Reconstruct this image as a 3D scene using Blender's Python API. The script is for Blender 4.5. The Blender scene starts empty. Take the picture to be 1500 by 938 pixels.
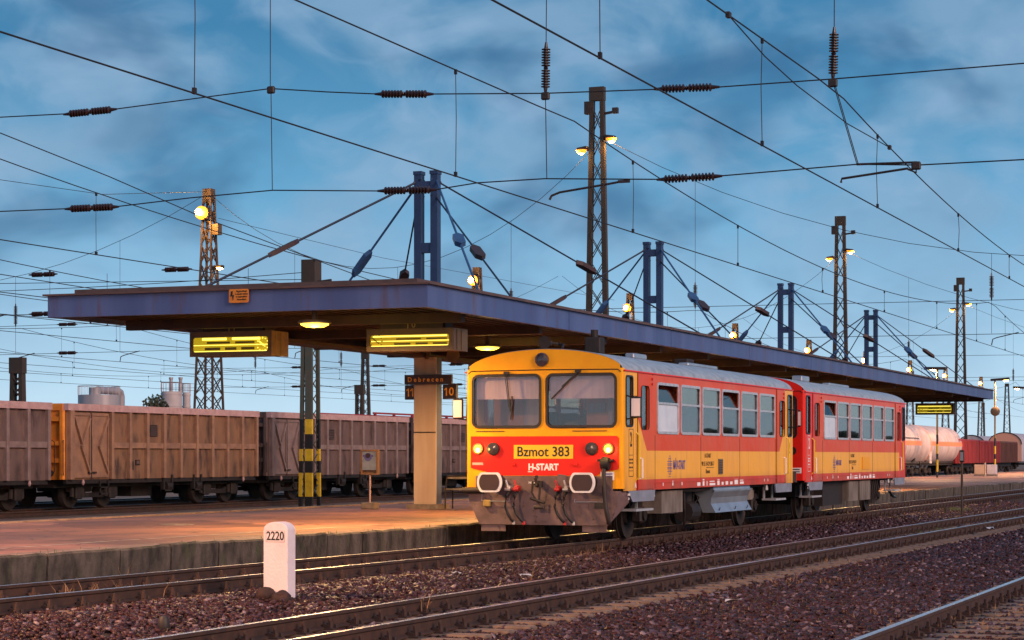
import bpy, math, random
import numpy as np
from mathutils import Vector, Matrix
random.seed(11)
rng = np.random.default_rng(5)
scene = bpy.context.scene
col = scene.collection

# ------------------------------------------------------------------ camera
# world axes: X runs along the tracks (away), Y to the left of the tracks, Z up, 0 = rail top
FPX, VX, HY, EYE = 3075.0, 1960.0, 668.0, 1.55
TH = math.atan((VX - 750) / FPX)
CT, ST = math.cos(TH), math.sin(TH)
cam = bpy.data.cameras.new("camera")
cam.sensor_width = 36.0
cam.lens = FPX / 1500 * 36.0
cam.shift_y = (HY - 469) / 1500.0
cam.clip_start, cam.clip_end = 0.2, 6000
camo = bpy.data.objects.new("camera", cam)
camo.location = (0, 0, EYE)
camo.rotation_euler = (math.radians(90), 0, TH - math.radians(90))
col.objects.link(camo)
scene.camera = camo

# ------------------------------------------------------------------ sky
SUN_TO = Vector((-0.36, -0.84, 0.36)).normalized()
w = bpy.data.worlds.new("World")
scene.world = w
w.use_nodes = True
nt = w.node_tree
N, Lk = nt.nodes, nt.links
N.clear()
out = N.new("ShaderNodeOutputWorld"); bg = N.new("ShaderNodeBackground")
Lk.new(bg.outputs[0], out.inputs[0])
tc = N.new("ShaderNodeTexCoord")
sep = N.new("ShaderNodeSeparateXYZ"); Lk.new(tc.outputs["Generated"], sep.inputs[0])
def wmath(op, a, b=None, clamp=False):
    n = N.new("ShaderNodeMath"); n.operation = op; n.use_clamp = clamp
    for i, v in enumerate((a, b)):
        if v is None: continue
        if isinstance(v, (int, float)): n.inputs[i].default_value = v
        else: Lk.new(v, n.inputs[i])
    return n.outputs[0]
def wramp(src, stops, interp='LINEAR'):
    r = N.new("ShaderNodeValToRGB"); r.color_ramp.interpolation = interp
    e = r.color_ramp.elements
    while len(e) < len(stops): e.new(0.5)
    for i, (p, c) in enumerate(stops):
        e[i].position = p; e[i].color = (*c, 1)
    Lk.new(src, r.inputs[0]); return r.outputs[0]
def wmix(f, a, b, mode='MIX'):
    m = N.new("ShaderNodeMix"); m.data_type = 'RGBA'; m.blend_type = mode
    if isinstance(f, (int, float)): m.inputs[0].default_value = f
    else: Lk.new(f, m.inputs[0])
    for s, v in ((m.inputs[6], a), (m.inputs[7], b)):
        if isinstance(v, tuple): s.default_value = (*v, 1)
        else: Lk.new(v, s)
    return m.outputs[2]
z = sep.outputs[2]
base = wramp(z, [(0.0, (.60, .78, .90)), (.035, (.48, .72, .91)), (.075, (.27, .52, .76)), (.125, (.115, .36, .61)),
                 (.20, (.038, .205, .41)), (.32, (.10, .26, .50)), (1.0, (.13, .27, .47))])
def cloud(scale, seed, lo, hi, det=5, dist=.35):
    mp = N.new("ShaderNodeMapping"); mp.inputs["Scale"].default_value = scale; mp.inputs["Location"].default_value = (seed, seed * .7, seed * .3)
    Lk.new(tc.outputs["Generated"], mp.inputs[0])
    n = N.new("ShaderNodeTexNoise"); n.inputs["Scale"].default_value = 1; n.inputs["Detail"].default_value = det
    n.inputs["Roughness"].default_value = .5; n.inputs["Distortion"].default_value = dist
    Lk.new(mp.outputs[0], n.inputs["Vector"])
    return wramp(n.outputs[0], [(lo, (0, 0, 0)), (hi, (1, 1, 1))], 'EASE')
c1 = cloud((12, 12, 19), 3.1, .40, .64)
c2 = cloud((22, 22, 38), 8.3, .44, .70, 6, .6)
c3 = cloud((9, 9, 17), 5.7, .46, .68, 4)
hi_mask = wmath('MULTIPLY', wmath('SUBTRACT', z, .015, True), 9, True)
b1 = wmix(wmath('MULTIPLY', wmath('MULTIPLY', c1, hi_mask), .78), base, (.22, .385, .58))
b2 = wmix(wmath('MULTIPLY', wmath('MULTIPLY', c2, hi_mask), .42), b1, (.30, .46, .67))
b3 = wmix(wmath('MULTIPLY', wmath('MULTIPLY', c3, hi_mask), .80), b2, (.028, .135, .30))
gd = N.new("ShaderNodeVectorMath"); gd.operation = 'DOT_PRODUCT'
Lk.new(tc.outputs["Generated"], gd.inputs[0]); gd.inputs[1].default_value = Vector((-.62, -.78, .08)).normalized()
gl = wmath('POWER', wmath('MAXIMUM', gd.outputs["Value"], 0.0), 2.2)
gz = wmath('SUBTRACT', 1.0, wmath('MULTIPLY', wmath('ABSOLUTE', z), 1.7), True)
b4 = wmix(wmath('MULTIPLY', wmath('MULTIPLY', gl, gz), 1.0, True), b3, (1.05, .60, .43), 'ADD')
sky = N.new("ShaderNodeTexSky"); sky.sky_type = 'NISHITA'; sky.sun_disc = False
sky.sun_elevation = math.radians(3); sky.sun_rotation = math.atan2(SUN_TO.x, SUN_TO.y)
b5 = wmix(.012, b4, sky.outputs[0], 'ADD')
gmask = wmath('MULTIPLY', wmath('MULTIPLY', z, -20), 1, True)
b6 = wmix(gmask, b5, (.10, .075, .075))
Lk.new(b6, bg.inputs[0]); bg.inputs[1].default_value = 1.0

sun = bpy.data.lights.new("dusk_sun", 'SUN')
sun.energy = 2.9; sun.angle = math.radians(24); sun.color = (1.0, .66, .52)
suno = bpy.data.objects.new("dusk_sun", sun); col.objects.link(suno)
suno.rotation_euler = (-SUN_TO).to_track_quat('-Z', 'Y').to_euler()
scene.view_settings.view_transform = 'Standard'; scene.view_settings.look = 'None'
scene.view_settings.exposure = 0.0; scene.view_settings.gamma = 1.0
scene.view_settings.use_curve_mapping = False
scene.cycles.max_bounces = 6; scene.cycles.transparent_max_bounces = 12
scene.cycles.use_denoising = True
scene.cycles.sample_clamp_indirect = 4.0

# ------------------------------------------------------------------ helpers
def ray(x, y):
    X = (x - 750) / FPX; Y = (HY - y) / FPX
    return CT + X * ST, ST - X * CT, Y
def on_p(x, y, p):
    a, b, d = ray(x, y); t = p / b
    return Vector((a * t, p, EYE + d * t))
def on_s(x, y, s):
    a, b, d = ray(x, y); t = s / a
    return Vector((s, b * t, EYE + d * t))
def on_z(x, y, zz):
    a, b, d = ray(x, y); t = (zz - EYE) / d
    return Vector((a * t, b * t, zz))
def lin(r, g, b):
    return tuple(((c / 255 + .055) / 1.055) ** 2.4 if c > 10 else c / 255 / 12.92 for c in (r, g, b))

def tag(o, label=None, cat=None, group=None, kind=None):
    if label: o['label'] = label
    if cat: o['category'] = cat
    if group: o['group'] = group
    if kind: o['kind'] = kind
    return o
def thing(name, label, cat, loc=(0, 0, 0), rz=0, group=None):
    o = bpy.data.objects.new(name, None); col.objects.link(o)
    o.empty_display_size = .2
    o.location = loc; o.rotation_euler = (0, 0, rz)
    return tag(o, label, cat, group)
def copy_tree(o, parent=None):
    c = o.copy(); col.objects.link(c); c.parent = parent
    for ch in o.children: copy_tree(ch, c)
    return c

def frame_of(d):
    d = d.normalized()
    u = Vector((0, 0, 1)) if abs(d.z) < .95 else Vector((1, 0, 0))
    a = d.cross(u).normalized()
    return a, a.cross(d).normalized()

class MB:
    def __init__(self): self.v = []; self.f = []; self.m = []
    def add(self, vs, fs, m=0):
        o = len(self.v); self.v += [tuple(p) for p in vs]
        for f in fs: self.f.append(tuple(i + o for i in f)); self.m.append(m)
        return self
    def bx(self, x0, x1, y0, y1, z0, z1, m=0):
        return self.add([(x, y, zz) for x in (x0, x1) for y in (y0, y1) for zz in (z0, z1)],
                        [(0, 1, 3, 2), (4, 6, 7, 5), (0, 4, 5, 1), (2, 3, 7, 6), (0, 2, 6, 4), (1, 5, 7, 3)], m)
    def box(self, c, s, m=0, R=None, bev=0):
        hx, hy, hz = s[0] / 2, s[1] / 2, s[2] / 2
        if bev:
            b = bev; pts = [(-hx + b, -hy), (hx - b, -hy), (hx, -hy + b), (hx, hy - b), (hx - b, hy), (-hx + b, hy), (-hx, hy - b), (-hx, -hy + b)]
            k = .0
            rings = []
            for zz, ins in ((-hz, b * .8), (-hz + b, 0), (hz - b, 0), (hz, b * .8)):
                sx, sy = (hx - ins) / hx, (hy - ins) / hy
                rings.append([Vector((x * sx, y * sy, zz)) for x, y in pts])
            vs = [v for r in rings for v in r]
            fs = [tuple(range(7, -1, -1)), tuple(range(24, 32))]
            for q in range(3):
                for i in range(8):
                    j = (i + 1) % 8; fs.append((q * 8 + i, q * 8 + j, q * 8 + 8 + j, q * 8 + 8 + i))
        else:
            vs = [Vector((x, y, zz)) for x in (-hx, hx) for y in (-hy, hy) for zz in (-hz, hz)]
            fs = [(0, 1, 3, 2), (4, 6, 7, 5), (0, 4, 5, 1), (2, 3, 7, 6), (0, 2, 6, 4), (1, 5, 7, 3)]
        if R is not None: vs = [R @ v for v in vs]
        c = Vector(c)
        return self.add([v + c for v in vs], fs, m)
    def cyl(self, a, b, r0, r1=None, n=12, m=0, caps=True):
        a, b = Vector(a), Vector(b); r1 = r0 if r1 is None else r1
        u, v = frame_of(b - a)
        vs = []
        for c, r in ((a, r0), (b, r1)):
            for i in range(n):
                t = 2 * math.pi * i / n
                vs.append(c + u * (r * math.cos(t)) + v * (r * math.sin(t)))
        fs = [(i, (i + 1) % n, n + (i + 1) % n, n + i) for i in range(n)]
        if caps: fs += [tuple(range(n - 1, -1, -1)), tuple(range(n, 2 * n))]
        return self.add(vs, fs, m)
    def bar(self, a, b, w, h=None, m=0, up=None):
        a, b = Vector(a), Vector(b); h = h or w
        u, v = frame_of(b - a)
        vs = [c + u * (sx * w / 2) + v * (sy * h / 2) for c in (a, b) for sx, sy in ((-1, -1), (1, -1), (1, 1), (-1, 1))]
        return self.add(vs, [(0, 1, 2, 3), (7, 6, 5, 4), (0, 4, 5, 1), (1, 5, 6, 2), (2, 6, 7, 3), (3, 7, 4, 0)], m)
    def tube(self, pts, r, n=6, m=0):
        pts = [Vector(p) for p in pts]; vs = []
        k = len(pts)
        for i, p in enumerate(pts):
            d = (pts[min(i + 1, k - 1)] - pts[max(i - 1, 0)])
            u, v = frame_of(d)
            for j in range(n):
                t = 2 * math.pi * j / n
                vs.append(p + u * (r * math.cos(t)) + v * (r * math.sin(t)))
        fs = [tuple(range(n - 1, -1, -1)), tuple(range((k - 1) * n, k * n))]
        for i in range(k - 1):
            for j in range(n):
                q = (j + 1) % n
                fs.append((i * n + j, i * n + q, i * n + n + q, i * n + n + j))
        return self.add(vs, fs, m)
    def lathe(self, prof, a, d, n=12, m=0):
        a = Vector(a); d = Vector(d).normalized(); u, v = frame_of(d); vs = []
        for r, h in prof:
            for j in range(n):
                t = 2 * math.pi * j / n
                vs.append(a + d * h + u * (r * math.cos(t)) + v * (r * math.sin(t)))
        k = len(prof); fs = [tuple(range(n - 1, -1, -1)), tuple(range((k - 1) * n, k * n))]
        for i in range(k - 1):
            for j in range(n):
                q = (j + 1) % n
                fs.append((i * n + j, i * n + q, i * n + n + q, i * n + n + j))
        return self.add(vs, fs, m)
    def prism(self, pts, ext, m=0):
        k = len(pts); e = Vector(ext); pts = [Vector(p) for p in pts]
        fs = [tuple(range(k)), tuple(range(2 * k - 1, k - 1, -1))]
        fs += [(i, k + i, k + (i + 1) % k, (i + 1) % k) for i in range(k)]
        return self.add(pts + [p + e for p in pts], fs, m)
    def plate(self, outer, holes, th, fn, m=0):
        vs, fs = plate2d(outer, holes, th)
        return self.add([fn(*p) for p in vs], fs, m)
    def text(self, s, o, right, up, size, m=0, th=.003, align='CENTER', bold=0.0, sx=1.0):
        vs, fs = text2d(s, align, bold)
        o, right, up = Vector(o), Vector(right).normalized(), Vector(up).normalized()
        nn = right.cross(up)
        return self.add([o + right * (p[0] * size * sx) + up * (p[1] * size) + nn * (th if p[2] > 0 else 0) for p in vs], fs, m)
    def build(self, name, mats, parent=None, smooth=0, loc=None, kind=None):
        me = bpy.data.meshes.new(name)
        me.from_pydata(self.v, [], self.f)
        if not isinstance(mats, (list, tuple)): mats = [mats]
        for q in mats: me.materials.append(q)
        if len(mats) > 1: me.polygons.foreach_set('material_index', self.m)
        me.update()
        fix_normals(me)
        if smooth:
            me.polygons.foreach_set('use_smooth', [True] * len(me.polygons))
            me.set_sharp_from_angle(angle=math.radians(smooth))
        o = bpy.data.objects.new(name, me); col.objects.link(o)
        if parent: o.parent = parent
        if loc is not None: o.location = loc
        if kind: o['kind'] = kind
        return o
def islands(mb):
    par = list(range(len(mb.v)))
    def find(a):
        while par[a] != a: par[a] = par[par[a]]; a = par[a]
        return a
    for f in mb.f:
        r = find(f[0])
        for i in f[1:]: par[find(i)] = r
    g = {}
    for k, f in enumerate(mb.f): g.setdefault(find(f[0]), []).append(k)
    res = []
    for ks in g.values():
        q = MB(); mp = {}
        for k in ks:
            for i in mb.f[k]:
                if i not in mp: mp[i] = len(q.v); q.v.append(mb.v[i])
            q.f.append(tuple(mp[i] for i in mb.f[k])); q.m.append(mb.m[k])
        res.append(q)
    return res
def _bs(self, name, mats, parent=None, smooth=0):
    return [q.build(name, mats, parent, smooth) for q in islands(self)]
MB.build_split = _bs
import bmesh
def fix_normals(me):
    if len(me.polygons) > 60000: return
    b = bmesh.new(); b.from_mesh(me); bmesh.ops.recalc_face_normals(b, faces=b.faces); b.to_mesh(me); b.free()

def curve_mesh(cu):
    o = bpy.data.objects.new("tmp", cu); col.objects.link(o)
    dg = bpy.context.evaluated_depsgraph_get()
    me = bpy.data.meshes.new_from_object(o.evaluated_get(dg), depsgraph=dg)
    vs = [tuple(v.co) for v in me.vertices]; fs = [tuple(p.vertices) for p in me.polygons]
    bpy.data.objects.remove(o); bpy.data.meshes.remove(me); bpy.data.curves.remove(cu)
    return vs, fs
def plate2d(outer, holes, th):
    cu = bpy.data.curves.new("c", 'CURVE'); cu.dimensions = '2D'; cu.fill_mode = 'BOTH'; cu.extrude = th / 2
    for loop in [outer] + list(holes):
        sp = cu.splines.new('POLY'); sp.points.add(len(loop) - 1); sp.use_cyclic_u = True
        for q, (x, y) in zip(sp.points, loop): q.co = (x, y, 0, 1)
    return curve_mesh(cu)
_tx = {}
def text2d(s, align, bold):
    k = (s, align, bold)
    if k not in _tx:
        cu = bpy.data.curves.new("t", 'FONT'); cu.body = s; cu.align_x = align; cu.align_y = 'CENTER'
        cu.extrude = .01; cu.offset = bold; cu.resolution_u = 3
        _tx[k] = curve_mesh(cu)
    return _tx[k]
def rr(x0, x1, y0, y1, r, n=4):
    pts = []
    for cx, cy, a in ((x1 - r, y1 - r, 0), (x0 + r, y1 - r, 90), (x0 + r, y0 + r, 180), (x1 - r, y0 + r, 270)):
        for i in range(n + 1):
            t = math.radians(a + 90 * i / n); pts.append((cx + r * math.cos(t), cy + r * math.sin(t)))
    return pts

# ------------------------------------------------------------------ materials
def nodes_of(name):
    m = bpy.data.materials.new(name); m.use_nodes = True
    return m, m.node_tree.nodes, m.node_tree.links, m.node_tree.nodes["Principled BSDF"]
def noise(n, l, scale, detail=4, vec=None, stretch=None, rough=.55):
    t = n.new("ShaderNodeTexNoise"); t.inputs["Scale"].default_value = scale; t.inputs["Detail"].default_value = detail
    t.inputs["Roughness"].default_value = rough
    c = n.new("ShaderNodeTexCoord"); src = c.outputs["Object"]
    if stretch:
        mp = n.new("ShaderNodeMapping"); mp.inputs["Scale"].default_value = stretch; l.new(src, mp.inputs[0]); src = mp.outputs[0]
    l.new(src, t.inputs["Vector"]); return t.outputs[0]
def ramp(n, l, src, stops):
    r = n.new("ShaderNodeValToRGB"); e = r.color_ramp.elements
    while len(e) < len(stops): e.new(.5)
    for i, (p, c) in enumerate(stops):
        e[i].position = p; e[i].color = (*(c if isinstance(c, tuple) else (c, c, c)), 1)
    l.new(src, r.inputs[0]); return r.outputs[0]
def mixc(n, l, f, a, b, mode='MIX'):
    m = n.new("ShaderNodeMix"); m.data_type = 'RGBA'; m.blend_type = mode
    if isinstance(f, (int, float)): m.inputs[0].default_value = f
    else: l.new(f, m.inputs[0])
    for s, v in ((m.inputs[6], a), (m.inputs[7], b)):
        if isinstance(v, tuple): s.default_value = (*v, 1)
        else: l.new(v, s)
    return m.outputs[2]
def mth(n, l, op, a, b=None, clamp=False):
    q = n.new("ShaderNodeMath"); q.operation = op; q.use_clamp = clamp
    for i, v in enumerate((a, b)):
        if v is None: continue
        if isinstance(v, (int, float)): q.inputs[i].default_value = v
        else: l.new(v, q.inputs[i])
    return q.outputs[0]
def bump(n, l, b, src, dist, strength=1.0):
    q = n.new("ShaderNodeBump"); q.inputs["Distance"].default_value = dist; q.inputs["Strength"].default_value = strength
    l.new(src, q.inputs["Height"]); l.new(q.outputs[0], b.inputs["Normal"])
def mat(name, c, c2=None, scale=3.0, lo=.38, hi=.66, rough=.6, metal=0.0, bd=0.0, bs=30, stretch=None, c3=None, s3=20, lo3=.6, hi3=.75, spec=.5, coat=0.0, rvar=0.0):
    m, n, l, b = nodes_of(name)
    b.inputs["Roughness"].default_value = rough; b.inputs["Metallic"].default_value = metal
    b.inputs["Specular IOR Level"].default_value = spec
    b.inputs["Coat Weight"].default_value = coat; b.inputs["Coat Roughness"].default_value = .15
    b.inputs["Base Color"].default_value = (*c, 1)
    if c2:
        f = ramp(n, l, noise(n, l, scale, 5, stretch=stretch), [(lo, 0.0), (hi, 1.0)])
        cc = mixc(n, l, f, c, c2)
        if c3:
            f3 = ramp(n, l, noise(n, l, s3, 4, stretch=stretch), [(lo3, 0.0), (hi3, 1.0)])
            cc = mixc(n, l, f3, cc, c3)
        l.new(cc, b.inputs["Base Color"])
        if rvar:
            l.new(mth(n, l, 'ADD', mth(n, l, 'MULTIPLY', f, rvar), rough), b.inputs["Roughness"])
    if bd: bump(n, l, b, noise(n, l, bs, 5), bd)
    return m
def emit(name, c, s):
    m, n, l, b = nodes_of(name)
    b.inputs["Base Color"].default_value = (*c, 1); b.inputs["Emission Color"].default_value = (*c, 1)
    b.inputs["Emission Strength"].default_value = s
    return m
def glass(name, tint, k=.12, kf=.6, rough=.02, refl=(1, 1, 1)):
    m, n, l, b = nodes_of(name); n.remove(b); o = n["Material Output"]
    t = n.new("ShaderNodeBsdfTransparent"); t.inputs[0].default_value = (*tint, 1)
    g = n.new("ShaderNodeBsdfGlossy"); g.inputs["Roughness"].default_value = rough; g.inputs[0].default_value = (*refl, 1)
    lw = n.new("ShaderNodeLayerWeight"); lw.inputs[0].default_value = .45
    f = mth(n, l, 'ADD', mth(n, l, 'MULTIPLY', lw.outputs["Fresnel"], kf), k, True)
    mx = n.new("ShaderNodeMixShader"); l.new(f, mx.inputs[0]); l.new(t.outputs[0], mx.inputs[1]); l.new(g.outputs[0], mx.inputs[2])
    l.new(mx.outputs[0], o.inputs[0]); return m

M = {}
M['rail_side'] = mat("rail_rust", (.058, .026, .016), (.028, .014, .011), 6, rough=.75, bd=.002, bs=60)
M['rail_top'] = mat("rail_polished", (.74, .72, .73), (.52, .46, .44), 2, rough=.36, metal=1.0, stretch=(.2, 8, 8))
M['wood'] = mat("sleeper_concrete", (.20, .135, .095), (.12, .078, .06), 5, rough=.85, bd=.006, bs=30)
M['clip'] = mat("clip_rust", (.05, .022, .016), (.025, .014, .012), 12, rough=.75)
M['asphalt'] = mat("platform_asphalt", (.34, .145, .092), (.20, .092, .062), .55, .35, .68, rough=.62, bd=.004, bs=70, c3=(.24, .14, .10), s3=2.2, lo3=.58, hi3=.72, spec=.4)
_m = M['asphalt']; n, l, b = _m.node_tree.nodes, _m.node_tree.links, _m.node_tree.nodes["Principled BSDF"]
src = b.inputs["Base Color"].links[0].from_socket
cdn = n.new("ShaderNodeTexCoord"); wv = n.new("ShaderNodeVectorMath"); wv.operation = 'ADD'
nz = n.new("ShaderNodeTexNoise"); nz.inputs["Scale"].default_value = 1.3; l.new(cdn.outputs["Object"], nz.inputs["Vector"])
l.new(cdn.outputs["Object"], wv.inputs[0]); l.new(nz.outputs["Color"], wv.inputs[1])
vo = n.new("ShaderNodeTexVoronoi"); vo.feature = 'DISTANCE_TO_EDGE'; vo.inputs["Scale"].default_value = .42; l.new(wv.outputs[0], vo.inputs["Vector"])
crk = ramp(n, l, vo.outputs["Distance"], [(.0, 1.0), (.012, 0.0)])
v2 = n.new("ShaderNodeTexVoronoi"); v2.inputs["Scale"].default_value = .30; l.new(wv.outputs[0], v2.inputs["Vector"])
sepc = n.new("ShaderNodeSeparateColor"); l.new(v2.outputs["Color"], sepc.inputs[0])
pt = ramp(n, l, sepc.outputs[0], [(.30, .62), (.34, .95), (.70, 1.0), (.74, 1.30)])
c1_ = mixc(n, l, 1.0, src, pt, 'MULTIPLY')
st_n = ramp(n, l, noise(n, l, 1.1, 6, stretch=(.5, 1, 1)), [(.50, 0.0), (.66, .55)])
c1_ = mixc(n, l, st_n, c1_, (.075, .048, .042))
c1_ = mixc(n, l, mth(n, l, 'MULTIPLY', crk, .75), c1_, (.03, .018, .015))
l.new(c1_, b.inputs["Base Color"])
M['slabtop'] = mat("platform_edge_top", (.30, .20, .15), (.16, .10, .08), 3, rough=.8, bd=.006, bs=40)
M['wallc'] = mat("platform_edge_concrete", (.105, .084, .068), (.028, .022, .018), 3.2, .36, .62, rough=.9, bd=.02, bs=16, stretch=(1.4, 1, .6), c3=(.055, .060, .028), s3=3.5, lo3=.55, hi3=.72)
M['line'] = mat("worn_line_paint", (.50, .40, .32), (.24, .15, .12), 3, rough=.7)
M['ground'] = mat("yard_earth", (.115, .072, .055), (.20, .135, .095), 1.2, rough=.95, bd=.03, bs=8, c3=(.06, .04, .035), s3=9)
M['bed'] = mat("ballast_bed", (.018, .008, .007), (.032, .014, .012), 9, rough=.9, bd=.02, bs=22)
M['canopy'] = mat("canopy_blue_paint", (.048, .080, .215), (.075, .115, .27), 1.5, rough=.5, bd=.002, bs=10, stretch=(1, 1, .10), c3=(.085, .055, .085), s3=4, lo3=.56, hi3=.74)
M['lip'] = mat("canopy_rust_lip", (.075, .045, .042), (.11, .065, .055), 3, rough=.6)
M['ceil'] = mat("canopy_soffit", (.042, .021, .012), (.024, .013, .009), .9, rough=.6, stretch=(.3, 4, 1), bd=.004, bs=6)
M['pylon'] = mat("pylon_blue", (.022, .046, .12), (.015, .034, .09), 3, rough=.5)
M['rod'] = mat("rod_dark_blue", (.014, .020, .045), (.010, .012, .028), 3, rough=.5)
M['rodb'] = mat("rod_light_blue", (.03, .085, .20), (.022, .055, .14), 3, rough=.5)
M['turn'] = mat("turnbuckle_brown", (.045, .02, .02), (.03, .015, .02), 3, rough=.6)
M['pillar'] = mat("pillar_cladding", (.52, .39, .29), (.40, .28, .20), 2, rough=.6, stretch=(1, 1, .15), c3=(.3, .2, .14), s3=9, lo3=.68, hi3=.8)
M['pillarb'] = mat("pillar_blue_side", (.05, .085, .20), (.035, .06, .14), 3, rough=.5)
M['concrete'] = mat("old_concrete", (.22, .17, .14), (.13, .10, .085), 6, rough=.9, bd=.008, bs=30)
M['dark'] = mat("dark_steel", (.018, .013, .013), (.035, .022, .018), 6, rough=.6)
M['black'] = mat("black_rubber", (.010, .009, .010), rough=.5)
M['wire'] = mat("wire_copper_dark", (.012, .011, .014), rough=.7)
M['insul'] = mat("insulator_brown", (.028, .012, .012), rough=.35)
M['mast'] = mat("mast_rusty_green", (.032, .028, .020), (.05, .03, .02), 3, rough=.7, stretch=(1, 1, .4))
M['mastg'] = mat("mast_grey_green", (.06, .075, .055), (.09, .075, .05), 2.5, rough=.65)
M['mastn'] = mat("lamp_mast_rust", (.050, .034, .026), (.085, .055, .036), 2.5, rough=.7)
M['yel'] = mat("hazard_yellow", (.75, .50, .02), (.6, .38, .02), 5, rough=.5)
M['blk'] = mat("hazard_black", (.015, .014, .014), rough=.5)
M['ypole'] = mat("pole_ochre", (.30, .20, .05), (.2, .13, .04), 3, rough=.5)
M['white'] = mat("white_paint", (.80, .77, .76), (.62, .56, .55), 4, .5, .75, rough=.6, bd=.003, bs=50)
M['stone'] = mat("whitewashed_stone", (.68, .60, .64), (.58, .48, .52), 3, .45, .75, rough=.85, bd=.005, bs=28, c3=(.30, .16, .15), s3=26, lo3=.74, hi3=.80)
M['rust'] = mat("rusty_iron_lump", (.022, .009, .008), (.05, .018, .014), 8, rough=.8, bd=.02, bs=14)
M['yfront'] = mat("cab_yellow_paint", (.86, .38, .006), (.80, .33, .006), 2.2, rough=.42, spec=.25, c3=(.55, .24, .02), s3=14, lo3=.70, hi3=.84)
M['rfront'] = mat("cab_red_paint", (.76, .018, .010), (.68, .014, .010), 2, rough=.4, spec=.28, bd=.0)
M['plough'] = mat("plough_grey_brown", (.175, .112, .112), (.105, .066, .064), 3, rough=.7, bd=.003, bs=40, c3=(.05, .03, .028), s3=9, lo3=.62, hi3=.75)
M['skirt'] = mat("skirt_blue_grey", (.24, .27, .34), (.17, .19, .24), 4, rough=.5)
M['tank'] = mat("fuel_tank_silver", (.40, .46, .52), (.30, .34, .40), 2, rough=.35, metal=.6)
M['ubox'] = mat("under_box_beige", (.20, .165, .14), (.10, .08, .065), 5, rough=.7, stretch=(1, 1, .3))
M['ubox2'] = mat("under_box_brown", (.022, .015, .013), (.014, .010, .009), 5, rough=.7)
M['croof'] = mat("car_roof_grey", (.34, .40, .45), (.22, .27, .32), 5, .4, .62, rough=.42, bd=.006, bs=22, c3=(.15, .14, .16), s3=3.5, lo3=.62, hi3=.76)
M['alu'] = mat("window_aluminium", (.66, .66, .68), (.5, .5, .52), 8, rough=.35, metal=.5)
M['gask'] = mat("rubber_gasket", (.012, .011, .012), rough=.45)
M['inner'] = mat("cabin_lining", (.70, .34, .20), (.58, .26, .15), 2, rough=.7)
M['seat'] = mat("seat_cover", (.10, .05, .04), rough=.8)
M['blind'] = mat("roller_blind", (.52, .42, .46), (.44, .35, .40), 3, rough=.9, stretch=(1, 6, .4))
M['frost'] = mat("frosted_pane", (.62, .68, .76), (.52, .58, .66), 3, rough=.25)
M['glassf'] = glass("windscreen_glass", (.95, .92, .92), .03, .34)
M['glass'] = glass("side_window_glass", (.50, .48, .48), .055, .50)
M['glassu'] = glass("upper_window_glass", (.74, .66, .55), .07, .5)
M['lens'] = mat("lamp_lens_dark", (.05, .035, .04), rough=.08, coat=.6)
M['lit'] = emit("headlight_lit", (1.0, .52, .04), 2.2)
M['lithot'] = emit("headlight_core", (1.0, .78, .22), 9)
M['hring'] = mat("headlight_ring", (.35, .22, .08), rough=.3, metal=.6)
M['redcock'] = mat("cock_red", (.5, .02, .02), rough=.45)
M['silver'] = mat("cock_silver", (.5, .48, .46), rough=.4, metal=.5)
M['plate'] = mat("number_plate_yellow", (.85, .50, .015), rough=.5)
M['txtk'] = mat("lettering_black", (.012, .010, .010), rough=.6)
M['txtw'] = mat("lettering_white", (.85, .82, .82), rough=.6)
M['txtb'] = mat("lettering_blue", (.09, .09, .30), rough=.6)
M['txto'] = mat("lettering_orange", (.95, .40, .02), rough=.6)
M['signd'] = mat("sign_dark_brown", (.035, .018, .016), (.05, .028, .022), 4, rough=.5)
M['signo'] = mat("sign_orange", (.62, .22, .02), (.5, .16, .02), 5, rough=.6)
M['gond'] = mat("gondola_brown", (.235, .125, .066), (.145, .078, .045), 1.4, rough=.75, bd=.004, bs=14, stretch=(1, 1, .35), c3=(.06, .034, .026), s3=3.2, lo3=.50, hi3=.70)
M['gondp'] = mat("gondola_grey_brown", (.155, .098, .086), (.10, .064, .056), 1.4, rough=.75, bd=.004, bs=14, stretch=(1, 1, .35), c3=(.05, .030, .027), s3=3.2, lo3=.50, hi3=.70)
M['gondr'] = mat("gondola_rim", (.50, .32, .30), (.38, .23, .22), 4, rough=.7)
M['gondst'] = mat("gondola_stanchion_brown", (.31, .17, .10), (.21, .115, .075), 3, rough=.7)
M['gondstp'] = mat("gondola_stanchion_grey", (.235, .165, .15), (.17, .115, .105), 3, rough=.7)
M['gondlit'] = mat("gondola_end_lamplit", (.85, .29, .03), (.68, .21, .025), 3, rough=.7)  # orange sodium light painted into the base colour of a brown end wall
M['bogie'] = mat("bogie_dark", (.009, .007, .007), (.020, .012, .010), 6, rough=.7)
M['redw'] = mat("wagon_red", (.30, .032, .04), (.20, .024, .03), 2, rough=.6, stretch=(1, 1, .3))
M['brw'] = mat("wagon_brown", (.14, .055, .045), (.09, .04, .035), 2, rough=.7, stretch=(1, 1, .3))
M['tankw'] = mat("tank_white", (.50, .44, .46), (.33, .27, .28), 1.6, rough=.5, stretch=(1, 1, .35))
M['tanks'] = mat("tank_orange_stripe", (.72, .20, .07), rough=.5)
M['pink'] = mat("hood_salmon", (.62, .30, .20), rough=.6)
M['silo'] = mat("silo_metal", (.33, .31, .33), (.26, .24, .26), 1.2, rough=.45, metal=.2, stretch=(1, 1, .2))
M['silob'] = mat("silo_cladding", (.44, .40, .40), (.36, .32, .32), .7, rough=.6)
M['leaf'] = mat("bush_leaf", (.030, .050, .030), (.055, .060, .035), 2, rough=.8)
M['bark'] = mat("bush_bark", (.05, .035, .025), rough=.9)
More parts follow.
